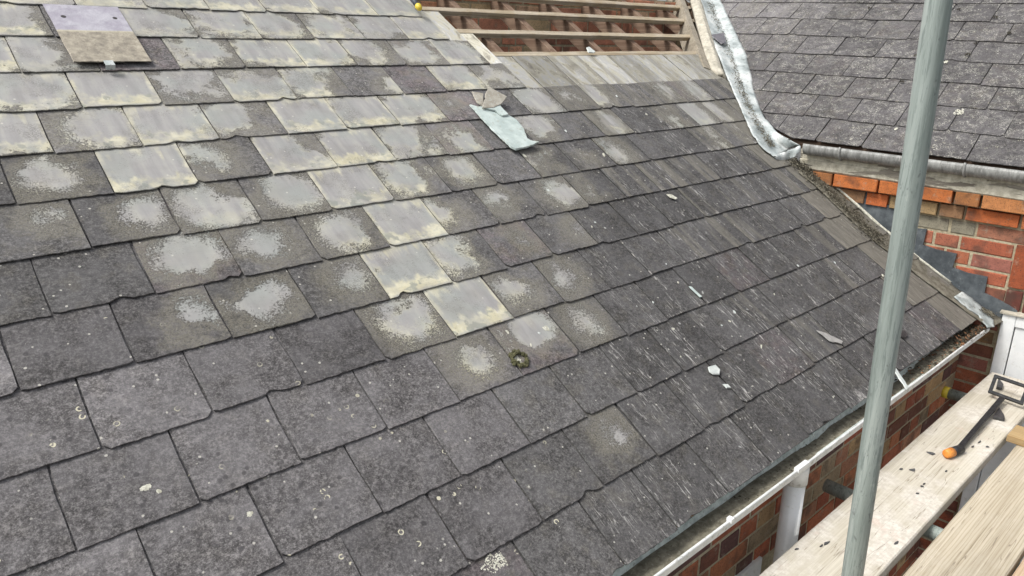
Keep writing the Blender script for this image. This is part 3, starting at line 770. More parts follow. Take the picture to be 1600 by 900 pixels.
# ------------------------------------------------------------------ brickwork
def brickwall(name, org, ex, ez, nrm, x0, x1, z0, z1, pal, parent, bond='english', mats=None, proud=None, seed=1, skip=None, clipf=None, bh=.075, bl=.225):
    rnd = random.Random(seed); V = []; F = []; MI = []; AC = []
    def quadbox(o, w, h, dep, jit):
        b = len(V)
        ch = .003
        P = [(0, 0, -.03), (w, 0, -.03), (w, h, -.03), (0, h, -.03), (0, 0, dep - ch), (w, 0, dep - ch), (w, h, dep - ch), (0, h, dep - ch),
             (ch, ch, dep), (w - ch, ch, dep), (w - ch, h - ch, dep), (ch, h - ch, dep)]
        for q, (a, c, d) in enumerate(P):
            a += rnd.uniform(-jit, jit); c += rnd.uniform(-jit, jit)
            V.append(o + ex * a + ez * c + nrm * (d + (rnd.uniform(-.001, .001) if d > 0 else 0)))
        F.extend([(b + i, b + (i + 1) % 4, b + 4 + (i + 1) % 4, b + 4 + i) for i in range(4)])
        F.extend([(b + 4 + i, b + 4 + (i + 1) % 4, b + 8 + (i + 1) % 4, b + 8 + i) for i in range(4)])
        F.append((b + 8, b + 9, b + 10, b + 11))
        MI.extend([0] * 9)
    nrow = int((z1 - z0) / bh)
    for r in range(nrow):
        zt = z1 - r * bh
        head = (r % 2 == 1) if bond == 'english' else False
        L = bl / 2 if head else bl
        if bond == 'flemish': pass
        x = x0 - rnd.uniform(0, .01) - (L * .5 if (head or (bond == 'stretcher' and r % 2)) else 0); alt = r % 2
        if bond == 'flemish': x = x0 - (.0 if r % 2 else .056 + .11)
        while x < x1:
            if bond == 'flemish':
                L = bl if alt % 2 == 0 else bl / 2; alt += 1
            a = max(x, x0); b_ = min(x + L, x1)
            if clipf: b_ = min(b_, clipf(a, zt - bh))
            if b_ - a > .025 and not (skip and skip(a, b_, zt - bh, zt)):
                o = org + ex * (a + .006) + ez * (zt - bh + .006)
                dep = (proud(r) if proud else 0) + rnd.uniform(0, .002)
                nv = len(V)
                quadbox(o, b_ - a - .012, bh - .012, dep, .0018)
                c = pal(r, rnd, (a + b_) / 2); k = rnd.uniform(.8, 1.2)
                AC.extend([tuple(v_ * k for v_ in c)] * (len(V) - nv))
            x += L
    b = len(V); k = []
    # mortar bed
    for (x, z) in ((x0, z0), (x1, z0), (x1, z1), (x0, z1)): V.append(org + ex * x + ez * z - nrm * .0025)
    for (x, z) in ((x0, z0), (x1, z0), (x1, z1), (x0, z1)): V.append(org + ex * x + ez * z - nrm * .10)
    F.append((b, b + 1, b + 2, b + 3)); MI.append(1)
    for i in range(4): F.append((b + i, b + 4 + i, b + 4 + (i + 1) % 4, b + (i + 1) % 4)); MI.append(1)
    F.append((b + 7, b + 6, b + 5, b + 4)); MI.append(1)
    AC.extend([(.3, .3, .3)] * 8)
    me = bpy.data.meshes.new(name); me.from_pydata(V, [], F); me.update()
    for p, m in zip(me.polygons, MI): p.material_index = m
    at = me.attributes.new('bc', 'FLOAT_VECTOR', 'POINT'); at.data.foreach_set('vector', [c for t in AC for c in t])
    o = link(name, me, mats or [M_BRICK, M_MORTAR], parent)
    bm = bmesh.new(); bm.from_mesh(me); bmesh.ops.recalc_face_normals(bm, faces=bm.faces[:]); bm.to_mesh(me); bm.free()
    return o
RED = (.33, .10, .055); BRN = (.21, .085, .055); ORG = (.48, .135, .045); YEL = (.31, .215, .11); PNK = (.36, .16, .10); PUR = (.15, .075, .065); GRY = (.26, .24, .18)
def pal_main(r, rnd, x):
    return rnd.choice([(.42, .14, .07), (.40, .13, .07), RED, (.46, .18, .09), BRN, (.44, .29, .15), (.46, .22, .13), PUR, (.36, .27, .17)])
def pal_loft(r, rnd, x):
    return rnd.choice([(.66, .30, .19), (.62, .27, .17), (.56, .26, .17), (.68, .36, .22), (.62, .47, .28), (.62, .42, .28)])
def pal_wing(r, rnd, x):
    if r == 0: return rnd.choice([ORG, (.50, .16, .05), (.42, .18, .07)])
    if r == 1: return rnd.choice([ORG, (.44, .15, .06), YEL, (.30, .17, .09)])
    if r == 2: return rnd.choice([YEL, GRY, PNK, (.36, .16, .09)])
    if r == 3: return rnd.choice([YEL, RED, (.36, .13, .08), RED])
    if x > .95: return rnd.choice([(.14, .055, .04), (.17, .06, .045), BRN])
    return rnd.choice([RED, BRN, (.38, .13, .07), (.36, .22, .11), (.30, .12, .09)])

# main house wall under the gutter (faces -Y)
wz_top = EAVE.z - .04
win_c = onpl(1187, 868, Vector((0, Y_WALL, 0)), Vector((0, 1, 0)))
def skip_main(a, b, z0, z1): return (b > win_c.x - 1.2 and a < win_c.x and z1 < win_c.z + .0 and z0 > win_c.z - 1.3)
brickwall('wall', Vector((0, Y_WALL, 0)), Vector((1, 0, 0)), Vector((0, 0, 1)), Vector((0, -1, 0)), -1.0, 3.86, -5.6, wz_top, pal_main, house, seed=4, skip=skip_main)
# window frame with glass set in the house wall
wf = bmesh.new()
wx0, wx1, wz0, wz1 = win_c.x - 1.15, win_c.x, win_c.z - 1.25, win_c.z
yb = Y_WALL - .012
for (x0, x1, z0, z1) in ((wx0, wx1, wz1 - .07, wz1), (wx0, wx1, wz0, wz0 + .07), (wx0, wx0 + .07, wz0 + .07, wz1 - .07), (wx1 - .07, wx1, wz0 + .07, wz1 - .07), ((wx0 + wx1) / 2 - .03, (wx0 + wx1) / 2 + .03, wz0 + .07, wz1 - .07)):
    box(wf, Vector((x0, yb, z0)), Vector((x1 - x0, 0, 0)), Vector((0, .05, 0)), Vector((0, 0, z1 - z0)), .004)
wfo = obj('window_frame', wf, M_PVC, house)
bm = bmesh.new(); box(bm, Vector((wx0 + .05, yb + .02, wz0 + .05)), Vector((wx1 - wx0 - .1, 0, 0)), Vector((0, .006, 0)), Vector((0, 0, wz1 - wz0 - .1)))
obj('pane', bm, M_GLASS, wfo)
# brick wall inside the loft, seen through the battens
brickwall('loft_wall', Vector((0, .19, 0)), Vector((1, 0, 0)), Vector((0, 0, 1)), Vector((0, -1, 0)), 1.2, 5.2, -1.6, .072, pal_loft, house, bond='flemish', mats=[M_BRICK, M_MORTAR], seed=9)
pobj('loft_floor', [(.5, -2.1, -1.62), (6.0, -2.1, -1.62), (6.0, 2.6, -1.62), (.5, 2.6, -1.62)], [(0, 1, 2, 3)], M_DARKVOID, house)

# ------------------------------------------------------------------ main gutter
LIPY = -2.279; LIPZ = -1.497; GR = .041
def halfround(bm, x0, x1, cy, cz, r, th, t0=0.0, t1=math.pi, seg=14, nx=2, jit=0.0):
    rows = []
    for i in range(nx + 1):
        x = x0 + (x1 - x0) * i / nx; oz = jit * noise.noise(Vector((x * 2.1, cy, 0)))
        ring = []
        for q in range(seg + 1):
            t = t0 + (t1 - t0) * q / seg; ring.append(Vector((x, cy - r * math.cos(t), cz - r * math.sin(t) + oz)))
        for q in range(seg, -1, -1):
            t = t0 + (t1 - t0) * q / seg; rr = r - th; ring.append(Vector((x, cy - rr * math.cos(t), cz - rr * math.sin(t) + oz)))
        rows.append([bm.verts.new(p) for p in ring])
    m = len(rows[0])
    for a, b in zip(rows, rows[1:]):
        for q in range(m): bm.faces.new((a[q], b[q], b[(q + 1) % m], a[(q + 1) % m]))
    bm.faces.new(rows[0][::-1]); bm.faces.new(rows[-1])
GX0, GX1 = -1.0, 3.79
bm = bmesh.new(); cyg = LIPY + GR
halfround(bm, GX0, GX1, cyg, LIPZ, GR, .003, nx=30, jit=.004)
gut = obj('gutter', bm, M_GUTIN, house); gut['label'] = 'white half-round gutter full of silt along the slate edge'
# white rolled front lip
bm = bmesh.new(); pts = [Vector((GX0 + (GX1 - GX0) * i / 40, LIPY - .001, LIPZ + .001 + .004 * noise.noise(Vector(((GX0 + (GX1 - GX0) * i / 40) * 2.1, cyg, 0))))) for i in range(41)]
tube(bm, pts, .0045, 8)
for i in range(len(pts) - 1):
    a, b = pts[i], pts[i + 1]
    vs = [bm.verts.new(q) for q in (a + Vector((0, -.0035, 0)), b + Vector((0, -.0035, 0)), b + Vector((0, -.0015, -.022)), a + Vector((0, -.0015, -.022)))]
    bm.faces.new(vs)
obj('gutter_lip', bm, M_PVCD, gut)
# union and bracket clips on the lip
for (px, py, w) in ((1141, 813, .016), (1252, 733, .07), (1178, 785, .0)):
    if w == 0: continue
    p = onpl(px, py, Vector((0, LIPY, 0)), Vector((0, 1, 0)))
    bm = bmesh.new(); halfround(bm, p.x - w / 2, p.x + w / 2, cyg, LIPZ, GR + .004, .0035)
    box(bm, Vector((p.x - w / 2, LIPY - .009, LIPZ - .004)), Vector((w, 0, 0)), Vector((0, .017, 0)), Vector((0, 0, .014)), .002)
    obj('gutter_bracket', bm, M_PVC, gut)
# raised seam of the next gutter length
p = onpl(1262, 716, Vector((0, LIPY + .03, 0)), Vector((0, 1, 0)))
bm = bmesh.new(); halfround(bm, p.x, p.x + .9, cyg, LIPZ + .003, GR - .0035, .003)
obj('gutter_length', bm, M_GUTIN, gut)
# silt lying in the gutter
bm = bmesh.new(); rows = []
for i in range(240):
    x = GX0 + (GX1 - GX0) * i / 239; d = .017 + .010 * noise.noise(Vector((x * 4, 1, 0))) + (-.010 if x > 3.1 else 0)
    row = []
    for q in range(9):
        f = -1 + 2 * q / 8; hw = math.sqrt(max(1e-6, (GR - .004) ** 2 - d * d))
        z = LIPZ - d + .004 * noise.noise(Vector((x * 60, q * 1.7, 2))) + .006 * noise.noise(Vector((x * 14, q * .6, 2)))
        row.append(bm.verts.new((x, cyg + f * hw, z if abs(f) < 1 else LIPZ - d - .002)))
    rows.append(row)
for r0, r1 in zip(rows, rows[1:]):
    for q in range(8): bm.faces.new((r0[q], r0[q + 1], r1[q + 1], r1[q]))
o = obj('gutter_silt', bm, M_SILT, smooth=True); tag(o, 'grey-brown silt lying along the bottom of the white gutter', 'silt', kind='stuff')

def scatter(name, label, cat, fn, count, size, mats, seed, flat=.35):
    rnd = random.Random(seed); bm = bmesh.new()
    for i in range(count):
        p, n = fn(rnd); s_ = size * rnd.uniform(.4, 1.3)
        t = n.orthogonal().normalized(); t.rotate(Matrix.Rotation(rnd.uniform(0, 6.3), 3, n)); b = n.cross(t)
        el = rnd.uniform(.3, 1.0); up = n * s_ * flat
        vs = [bm.verts.new(p + t * s_ * math.cos(a) * rnd.uniform(.7, 1.2) + b * s_ * el * math.sin(a) * rnd.uniform(.7, 1.2) + up * rnd.uniform(-.4, .8)) for a in (0, 1.25, 2.5, 3.8, 5.0)]
        top = bm.verts.new(p + up * 1.5)
        mi = rnd.randrange(len(mats))
        for q in range(5): bm.faces.new((vs[q], vs[(q + 1) % 5], top)).material_index = mi
        bm.faces.new(vs[::-1]).material_index = mi
    o = obj(name, bm, mats); tag(o, label, cat, kind='stuff'); return o
def fg(rnd):
    x = 3.79 - abs(rnd.gauss(0, .42)); return Vector((x, cyg + rnd.uniform(-.036, .036), LIPZ - .012 + rnd.uniform(-.01, .014))), Vector((rnd.uniform(-.4, .4), rnd.uniform(-.4, .4), 1)).normalized()
scatter('gutter_leaves', 'dead leaves and black crumbs clogging the far end of the gutter', 'leaf litter', fg, 900, .007, [M_MOSS, M_MOSS, M_LEAF, M_SILT], 3)
def fg2(rnd):
    x = rnd.choice([rnd.uniform(1.0, 2.3), rnd.gauss(1.93, .05), rnd.gauss(2.12, .05), rnd.gauss(1.75, .04)]); return Vector((x, cyg + rnd.uniform(-.034, .028), LIPZ - .022 + rnd.uniform(-.006, .008))), Vector((rnd.uniform(-.4, .4), rnd.uniform(-.4, .4), 1)).normalized()
scatter('gutter_crumbs', 'dark moss crumbs on the silt at the near end of the gutter', 'moss crumbs', fg2, 420, .004, [M_MOSS, M_SILT, M_SILT], 5)

# downpipe
pt = onpl(1241, 760, Vector((0, cyg + .002, 0)), Vector((0, 1, 0)))
bm = bmesh.new(); tube(bm, [Vector((pt.x, cyg + .002, LIPZ - .062 - .01 * 0)), Vector((pt.x, cyg + .002, -5.55))], .034, 28)
dp = obj('downpipe', bm, M_PVC, house); dp['label'] = 'round white plastic downpipe'
bm = bmesh.new(); tube(bm, [Vector((pt.x, cyg + .004, LIPZ - .035)), Vector((pt.x, cyg + .003, LIPZ - .055)), Vector((pt.x, cyg + .002, LIPZ - .060)), Vector((pt.x, cyg + .002, LIPZ - .10))], [.040, .040, .0385, .0385], 28)
obj('pipe_collar', bm, M_PVCD, dp)

# ------------------------------------------------------------------ rear wing
wing = empty('brick_house', (PW.x + .4, PW.y, -5.6))
tag(wing, 'neighbouring wing with dark speckled slate roof above orange brick and a peeling cream board', 'house')
# its slates
va = [(6.9 * 0 + (P1 - P1).dot(D1) / G, 0)]
P0 = onroof(1110, 0)
q0 = ((P0 - P1).dot(D1) / G, (P0 - P1).dot(UP_W) / G)      # valley line in wing coordinates
vsl = q0[0] / q0[1]
_wt = []
for px_, py_ in ((1120, -60), (1126, 0), (1138, 26), (1152, 55), (1166, 84), (1173, 112), (1180, 148), (1194, 183), (1216, 208), (1245, 222)):
    q_ = onwing(px_, py_) - P1; _wt.append((q_.dot(UP_W) / G, q_.dot(D1) / G + .03))
_wt.insert(0, (_wt[0][0] + 6, _wt[0][1] + 6 * vsl))
def wclamp(w): return lerp_tab(_wt, w)
WM = SlateMesh()
for k in range(0, 15):
    wb = .45 + 1.085 * k; off = -.97 if k % 2 == 0 else -1.55
    a = off - 1.22 * 9
    while a < wb * vsl + 3.5:
        a1 = a + 1.22 + random.uniform(-.03, .03)
        if a < wclamp(wb + 2.4):
            c_ = WF((a + a1) / 2, wb + .5); x, y = pixel(c_)
            lim = sstep(x, 1330, 1150) * sstep(y, 120, 20) * .9
            WM.add(WF, a + .010, a1 - .010, wb + random.uniform(-.03, .03), wb + 2.6, wclamp, (.5, .5, -.6), (0, .10, .35), (random.uniform(.62, .82) + lim * .6, lim * .5, random.choice([-.9, -.9, .3])),
                   lift=random.uniform(0, .002), rot=random.uniform(-.012, .012), h0=.018, gauge=1.085)
        a = a1
WM.build('slate_covering', M_SLATE_FAR, wing)
# sarking under the wing slates so that the roof is solid
pts = [WF(-9, .5, -.02), WF(.3, .5, -.02), WF(15.5 * vsl, 15.5, -.02), WF(-9, 15.5, -.02)]
bm = bmesh.new(); prism(bm, pts, N_W, .03); obj('roof_boarding', bm, M_RAFTER, wing)
for i, (x, y, r) in enumerate([(1498, 175, .028), (1400, 201, .009), (1478, 97, .012)]):
    blotch(wing, onwing(x, y, .0185), D1, UP_W, N_W, r * .8, r, M_LICHEN, seed=20 + i)
# gutter of the wing
g0 = WF(.12 - .45, .45, 0) + Vector((-.045, -.004, -.040)); g1 = g0 - D1 * 2.4
def wl(px, py): return onpl(px, py, g0, N_W.cross(D1).cross(D1) if False else Vector((-.995, -.094, 0)))
ga = wl(1254, 229); gb = wl(1600, 273); gd = (gb - ga).normalized(); gb = ga + gd * 2.6
bm = bmesh.new(); RG = .046
rows = []
for i in range(31):
    p = ga + (gb - ga) * (i / 30); ring = []
    lat = Vector((gd.y, -gd.x, 0)).normalized()
    if lat.x > 0: lat = -lat
    for q in range(13):
        t = -.35 + (math.pi + .35) * q / 12; ring.append(p - lat * RG + lat * RG * math.cos(t) - Vector((0, 0, 1)) * RG * math.sin(t))
    for q in range(12, -1, -1):
        t = -.0 + math.pi * q / 12; ring.append(p - lat * RG + lat * (RG - .004) * math.cos(t) - Vector((0, 0, 1)) * (RG - .004) * math.sin(t))
    rows.append([bm.verts.new(v) for v in ring])
m = len(rows[0])
for a, b in zip(rows, rows[1:]):
    for q in range(m): bm.faces.new((a[q], b[q], b[(q + 1) % m], a[(q + 1) % m])).smooth = True
bm.faces.new(rows[0][::-1]); bm.faces.new(rows[-1])
wg = obj('gutter', bm, M_GREYP, wing)
for px in (1311, 1512):
    p = ga + gd * ((wl(px, 240) - ga).dot(gd)); bm = bmesh.new()
    pts = [p - lat * RG + lat * (RG + .004) * math.cos(t) - Vector((0, 0, 1)) * (RG + .004) * math.sin(t) for t in [-.4 + 3.0 * q / 12 for q in range(13)]]
    tube(bm, pts, .005, 6); obj('gutter_joint', bm, M_GREYP, wg)
# fascia board with peeling paint
fo = ga - lat * (RG * 1.45) + Vector((0, 0, -.02)); fl = gd * 2.7
bm = bmesh.new(); nseg = 40
up = Vector((0, 0, 1)); rows = []
for i in range(nseg + 1):
    p = fo - gd * .03 + fl * (i / nseg)
    prof = [(0, 0), (0, -.050), (.006, -.055), (.006, -.098), (-.004, -.108), (-.055, -.108), (-.055, 0)]
    rows.append([bm.verts.new(p + lat * a + up * (b + .003 * noise.noise(Vector((i * .9, b * 20, 0))))) for a, b in prof])
for a, b in zip(rows, rows[1:]):
    for q in range(7): bm.faces.new((a[q], b[q], b[(q + 1) % 7], a[(q + 1) % 7]))
bm.faces.new(rows[0][::-1]); bm.faces.new(rows[-1])
obj('fascia_board', bm, M_FASCIA, wing)
# wing wall: top course follows the fascia
t_fa = onwall(1440, 290)
wall_top = t_fa.z + .01
ezw = Vector((0, 0, 1))
slope = gd.z / math.hypot(gd.x, gd.y)
EXW = (EW + Vector((0, 0, slope * .8))).normalized()
orgw = Vector((PW.x, PW.y, 0)); zt = wall_top - (t_fa - orgw).dot(EW) * slope * .8
dl = onwall(1553, 560); dlx = (dl - orgw).dot(EW)           # left edge of the white frame
dtop = onwall(1572, 487).z
def skipw(a, z0): return dlx - .006 if (z0 + slope * .8 * a) < dtop + .30 else 99
def proudw(r): return .05 if r == 0 else (.022 if r == 1 else 0)
brickwall('wall', orgw, EXW, ezw, NW_, -.5, 3.2, -4.0, zt, pal_wing, wing, bond='flemish', proud=proudw, seed=12, clipf=skipw, bh=.073)
# soldier course over the white frame
V = bmesh.new(); lay = None
sc = []
x = dlx - .01; i = 0
me_v = []; 
bms = bmesh.new()
while x < 3.0:
    o_ = orgw + EW * x + up * (dtop + .012)
    box(bms, o_ - NW_ * .01, EW * .066, NW_ * .020, up * .098, .004)
    box(bms, o_ - NW_ * .01 + up * .110, EW * .066, NW_ * .022, up * .205, .004)
    x += .076
V.free()
me = bpy.data.meshes.new('lintel_bricks'); bmesh.ops.recalc_face_normals(bms, faces=bms.faces[:]); bms.to_mesh(me); bms.free()
at = me.attributes.new('bc', 'FLOAT_VECTOR', 'POINT')
cols = []; rr = random.Random(5)
for v in me.vertices:
    kx = int(((v.co - orgw).dot(EW) - dlx + .01) / .076); rr.seed(kx + 40); c = rr.choice([(.40, .10, .035), (.30, .08, .035), (.36, .09, .04)] if (v.co.z - dtop) > .115 else [(.16, .045, .03), (.12, .04, .03)]); cols.extend(c)
at.data.foreach_set('vector', cols)
link('lintel_bricks', me, M_BRICK, wing)
# white door set in the wing wall
def wpt(x, z, off=0): return Vector((orgw.x, orgw.y, 0)) + EW * x + up * z + NW_ * (off + .028)
bm = bmesh.new()
box(bm, wpt(dlx, dtop - 3.2, -.05), EW * .055, NW_ * .062, up * (3.2), .004)
box(bm, wpt(dlx + .0555, dtop - .055, -.05), EW * 1.3, NW_ * .062, up * .055, .004)
dframe = obj('door_frame', bm, M_PVC, wing)
bm = bmesh.new()
box(bm, wpt(dlx + .058, dtop - 3.2, -.045), EW * .11, NW_ * .048, up * 3.142, .006)
box(bm, wpt(dlx + .170, dtop - .17, -.045), EW * 1.0, NW_ * .048, up * .112, .006)
box(bm, wpt(dlx + .1685, dtop - 3.2, -.045), EW * 1.0, NW_ * .030, up * 3.03, .006)
box(bm, wpt(dlx + .215, dtop - 3.1, -.02), EW * .6, NW_ * .016, up * 2.85, .010)
door = obj('door', bm, M_PVC, wing); door['label'] = 'white panelled plastic door'
bm = bmesh.new(); box(bm, wpt(dlx - .012, dtop + .001, -.04), EW * 1.4, NW_ * .062, up * .010, .002)
obj('door_head_trim', bm, M_CEMENT, wing)
# lead step flashing on the wall
FU = [(1276, 252), (1323, 268), (1322, 283), (1348, 287), (1367, 295), (1362, 315), (1397, 322), (1416, 340), (1430, 357), (1448, 358), (1442, 383), (1463, 390), (1495, 397), (1488, 418), (1512, 427), (1543, 433), (1538, 458), (1577, 477), (1590, 486)]
FL = [(1572, 502), (1533, 480), (1500, 455), (1463, 427), (1427, 398), (1390, 368), (1343, 330), (1303, 293), (1268, 268)]
bm = bmesh.new(); pts = [onwall(x, y, .014) for x, y in FU + FL]
prism(bm, pts, NW_, .012)
fl_o = obj('step_flashing', bm, M_FLASH, wing)
# apron lying on the slates below it
bm = bmesh.new()
AL = [(1262, 262), (1303, 291), (1343, 328), (1390, 366), (1427, 396), (1463, 426), (1500, 453), (1533, 478), (1572, 500)]
AR = [(1248, 268), (1285, 300), (1326, 340), (1372, 380), (1412, 412), (1450, 442), (1486, 468), (1515, 490), (1545, 512)]
top = []
for i in range(49):
    t = i / 48 * 8; a = min(int(t), 7); f = t - a
    l = (AL[a][0] * (1 - f) + AL[a + 1][0] * f, AL[a][1] * (1 - f) + AL[a + 1][1] * f); r = (AR[a][0] * (1 - f) + AR[a + 1][0] * f, AR[a][1] * (1 - f) + AR[a + 1][1] * f)
    A = onwall(l[0], l[1], .016); B = onroof(r[0], r[1], .006)
    top.append([bm.verts.new(A.lerp(B, q / 5) + N_MAIN * .006 * noise.noise(A.lerp(B, q / 5) * 25)) for q in range(6)])
for a, b in zip(top, top[1:]):
    for q in range(5): bm.faces.new((a[q], b[q], b[q + 1], a[q + 1]))
ret = bmesh.ops.extrude_face_region(bm, geom=bm.faces[:])
for v in [g for g in ret['geom'] if isinstance(g, bmesh.types.BMVert)]: v.co.z -= .003
obj('apron_flashing', bm, simple('mucky_flashing', (.10, .09, .065), (.21, .195, .155), 30, .9, .006, (.04, .035, .025)), wing, smooth=True)
# pale roll along the foot of the flashing
bm = bmesh.new()
RL = [(1303, 289), (1318, 301), (1335, 316), (1350, 330), (1363, 342), (1378, 355), (1392, 366), (1410, 381)]
tube(bm, [onwall(x, y, .020) for x, y in RL], [.006, .0065, .008, .0075, .008, .006, .007, .006], 8, wob=.3)
RL = [(1423, 393), (1436, 404), (1450, 414), (1468, 428), (1486, 441)]
tube(bm, [onwall(x, y, .020) for x, y in RL], [.006, .007, .006, .005, .004], 8, wob=.3)
obj('mortar_bead', bm, M_LICHEN, fl_o)
# bright lead tongue near the gutter end
bm = bmesh.new()
TL = [(1491, 463), (1503, 474), (1516, 484), (1528, 492), (1536, 503), (1543, 511)]
TR = [(1504, 455), (1519, 466), (1534, 480), (1545, 490), (1552, 500), (1554, 510)]
rows = []
for i in range(21):
    t = i / 20 * 5; a = min(int(t), 4); f = t - a
    l = [TL[a][q] * (1 - f) + TL[a + 1][q] * f for q in (0, 1)]; r = [TR[a][q] * (1 - f) + TR[a + 1][q] * f for q in (0, 1)]
    A = onroof(*l, .010); B = onroof(*r, .022)
    rows.append([bm.verts.new(A.lerp(B, q / 6) + N_MAIN * .006 * noise.noise(A.lerp(B, q / 6) * 45)) for q in range(7)])
for a, b in zip(rows, rows[1:]):
    for q in range(6): bm.faces.new((a[q], b[q], b[q + 1], a[q + 1]))
ret = bmesh.ops.extrude_face_region(bm, geom=bm.faces[:])
for v in [g for g in ret['geom'] if isinstance(g, bmesh.types.BMVert)]: v.co.z -= .004
obj('lead_tongue', bm, M_LEAD, wing, smooth=True)

# moss and dirt along the flashing, and grit in the valley
def along(T, spread, h0, h1, wg_=False):
    def fn(rnd):
        t = rnd.random() * (len(T) - 1); i = min(int(t), len(T) - 2); f = t - i
        x = T[i][0] * (1 - f) + T[i + 1][0] * f + rnd.gauss(0, spread); y = T[i][1] * (1 - f) + T[i + 1][1] * f + rnd.gauss(0, spread * .5)
        return onroof(x, y, rnd.uniform(h0, h1)), (N_MAIN + Vector((rnd.uniform(-.5, .5), rnd.uniform(-.5, .5), 0))).normalized()
    return fn
scatter('moss_debris', 'dark moss and dirt heaped along the foot of the flashing', 'moss debris', along([(1238, 250), (1258, 262), (1275, 282), (1300, 305), (1330, 332), (1358, 360), (1380, 378)], 6, .002, .018), 2600, .0048, [M_MOSS, M_MOSS, M_SILT], 8)
scatter('valley_grit', 'dark grit and leaf crumbs lying down the middle of the lead valley', 'grit', along([(1110, 0), (1116, 22), (1132, 58), (1146, 92), (1154, 122), (1160, 142), (1170, 165), (1184, 193), (1198, 215), (1208, 228)], 3.6, .014, .022), 1700, .0045, [M_MOSS, M_SILT, M_SILT], 11, .3)
scatter('corner_dirt', 'black dirt and twigs under the last slates beside the white door', 'dirt', along([(1500, 535), (1520, 522), (1540, 508), (1552, 498)], 5, -.03, .0), 500, .007, [M_MOSS, M_LEAF, M_MOSS], 12)
scatter('tongue_dirt', 'small heap of dark grit on the bright lead beside the door', 'grit', along([(1532, 482), (1545, 488), (1550, 492)], 3, .022, .032), 160, .005, [M_MOSS, M_SILT], 13)

# moss clump round the hole in the slates
def clump(name, c, n, r, hgt, count, mats, label, cat, group=None, seed=0, ring=False):
    rnd = random.Random(seed); bm = bmesh.new(); t0 = n.orthogonal().normalized(); b0 = n.cross(t0)
    for i in range(count):
        a = rnd.uniform(0, 6.283); q = r * (math.sqrt(rnd.random()) if not ring else rnd.uniform(.62, 1.0))
        p = c + (t0 * math.cos(a) + b0 * math.sin(a)) * q; s_ = r * rnd.uniform(.10, .26)
        ret = bmesh.ops.create_icosphere(bm, subdivisions=1, radius=s_, matrix=Matrix.Translation(p + n * hgt * rnd.random() * (1 - .6 * q / r)))
        for v in ret['verts']: v.co += Vector((rnd.uniform(-1, 1), rnd.uniform(-1, 1), rnd.uniform(-1, 1))) * s_ * .3
    o = obj(name, bm, mats); tag(o, label, cat, group); return o
clump('moss_clump', onroof(811, 561, .001), N_MAIN, .030, .006, 90, M_GREEN, 'dark moss ring around a pale lichen patch in the middle of the big roof', 'moss', seed=3, ring=True)
ML = ['left of the pole near the top of the picture', 'right of the pole near the top edge, on the left', 'at the right picture edge near the top', 'right of the pole, third from the top', 'right of the pole, lowest on that side', 'just left of the pole, upper of two', 'just left of the pole, lower of two', 'left of the pole, right at the top edge', 'just right of the pole at the top edge']
for i, (x, y, r) in enumerate([(1359, 13, .012), (1555, 27, .013), (1577, 52, .014), (1524, 68, .010), (1512, 86, .014), (1433, 87, .014), (1410, 128, .010), (1394, 1, .009), (1498, 15, .010)]):
    clump('moss_clump', onwing(x, y, .022), N_W, r, .010, 26, M_MOSS, 'dark moss clump ' + ML[i], 'moss', 'moss clumps on the far roof', seed=30 + i)

# ------------------------------------------------------------------ loose broken slates and chips
def flat_piece(name, px, h, t, mat, label, cat, group=None, tilt=0.0, frame=None, nrm=N_MAIN):
    pts = [ (frame or onroof)(x, y, h) for x, y in px]
    c = sum(pts, Vector()) / len(pts)
    pts2 = []
    for i, p in enumerate(pts):      # extra points with small irregularities
        q = pts[(i + 1) % len(pts)]; pts2.append(p); L = (q - p).length; m = int(L / .012)
        for k in range(1, m):
            f = k / m; pts2.append(p.lerp(q, f) + (q - p).cross(nrm).normalized() * random.uniform(-.0014, .0014))
    pts2 = [p + nrm * (tilt * (p - c).dot(V_MAIN)) for p in pts2]
    bm = bmesh.new(); prism(bm, pts2, nrm, t, .004)
    o = obj(name, bm, mat); tag(o, label, cat, group); return o
flat_piece('broken_slate', [(735, 163), (746, 166), (757, 166), (778, 170), (786, 177), (795, 180), (806, 186), (818, 200), (824, 216), (829, 219), (842, 221), (827, 228), (806, 232), (798, 228), (768, 199), (750, 180)], .018, .007, M_TEAL,
           'long pale turquoise broken slate lying loose on the roof', 'broken slate')
flat_piece('broken_slate', [(762, 138), (772, 142), (792, 151), (783, 161), (771, 166), (755, 166)], .034, .006, M_TEALB, 'beige and grey broken slate leaning at the head of the turquoise one', 'broken slate', tilt=.12)
flat_piece('broken_slate', [(738, 143), (755, 146), (755, 165), (746, 160)], .012, .005, M_TEALB, 'small cream slate splinter left of the beige broken slate', 'broken slate')
flat_piece('broken_slate', [(765, 158), (773, 156), (782, 165), (794, 178), (785, 180), (774, 172), (760, 169)], .026, .005, M_TEAL, 'narrow notched turquoise slate shard on top of the long broken one', 'broken slate')
flat_piece('slate_fragment', [(1112, 54), (1131, 51), (1134, 66), (1128, 68)], .030, .006, simple('purple_grey_slate', (.13, .125, .14), (.20, .19, .205), 40, .7, .002), 'dark triangular slate fragment resting in the lead valley', 'slate fragment')
flat_piece('slate_fragment', [(917, 74), (921, 73), (930, 80), (928, 82), (920, 81)], .004, .005, M_CHIP, 'small white slate fragment lying on the lowest bare batten', 'slate fragment')
flat_piece('slate_fragment', [(1277, 516), (1290, 520), (1317, 533), (1315, 537), (1297, 532)], .008, .003, simple('grey_sliver', (.27, .26, .25), (.36, .35, .33), 60, .8, .001), 'long grey slate sliver lying just left of the scaffold pole', 'slate fragment')
flat_piece('slate_fragment', [(1407, 519), (1414, 516), (1419, 523), (1413, 528), (1408, 525)], .008, .004, M_STEEL, 'small grey slate fragment lying just right of the scaffold pole', 'slate fragment')
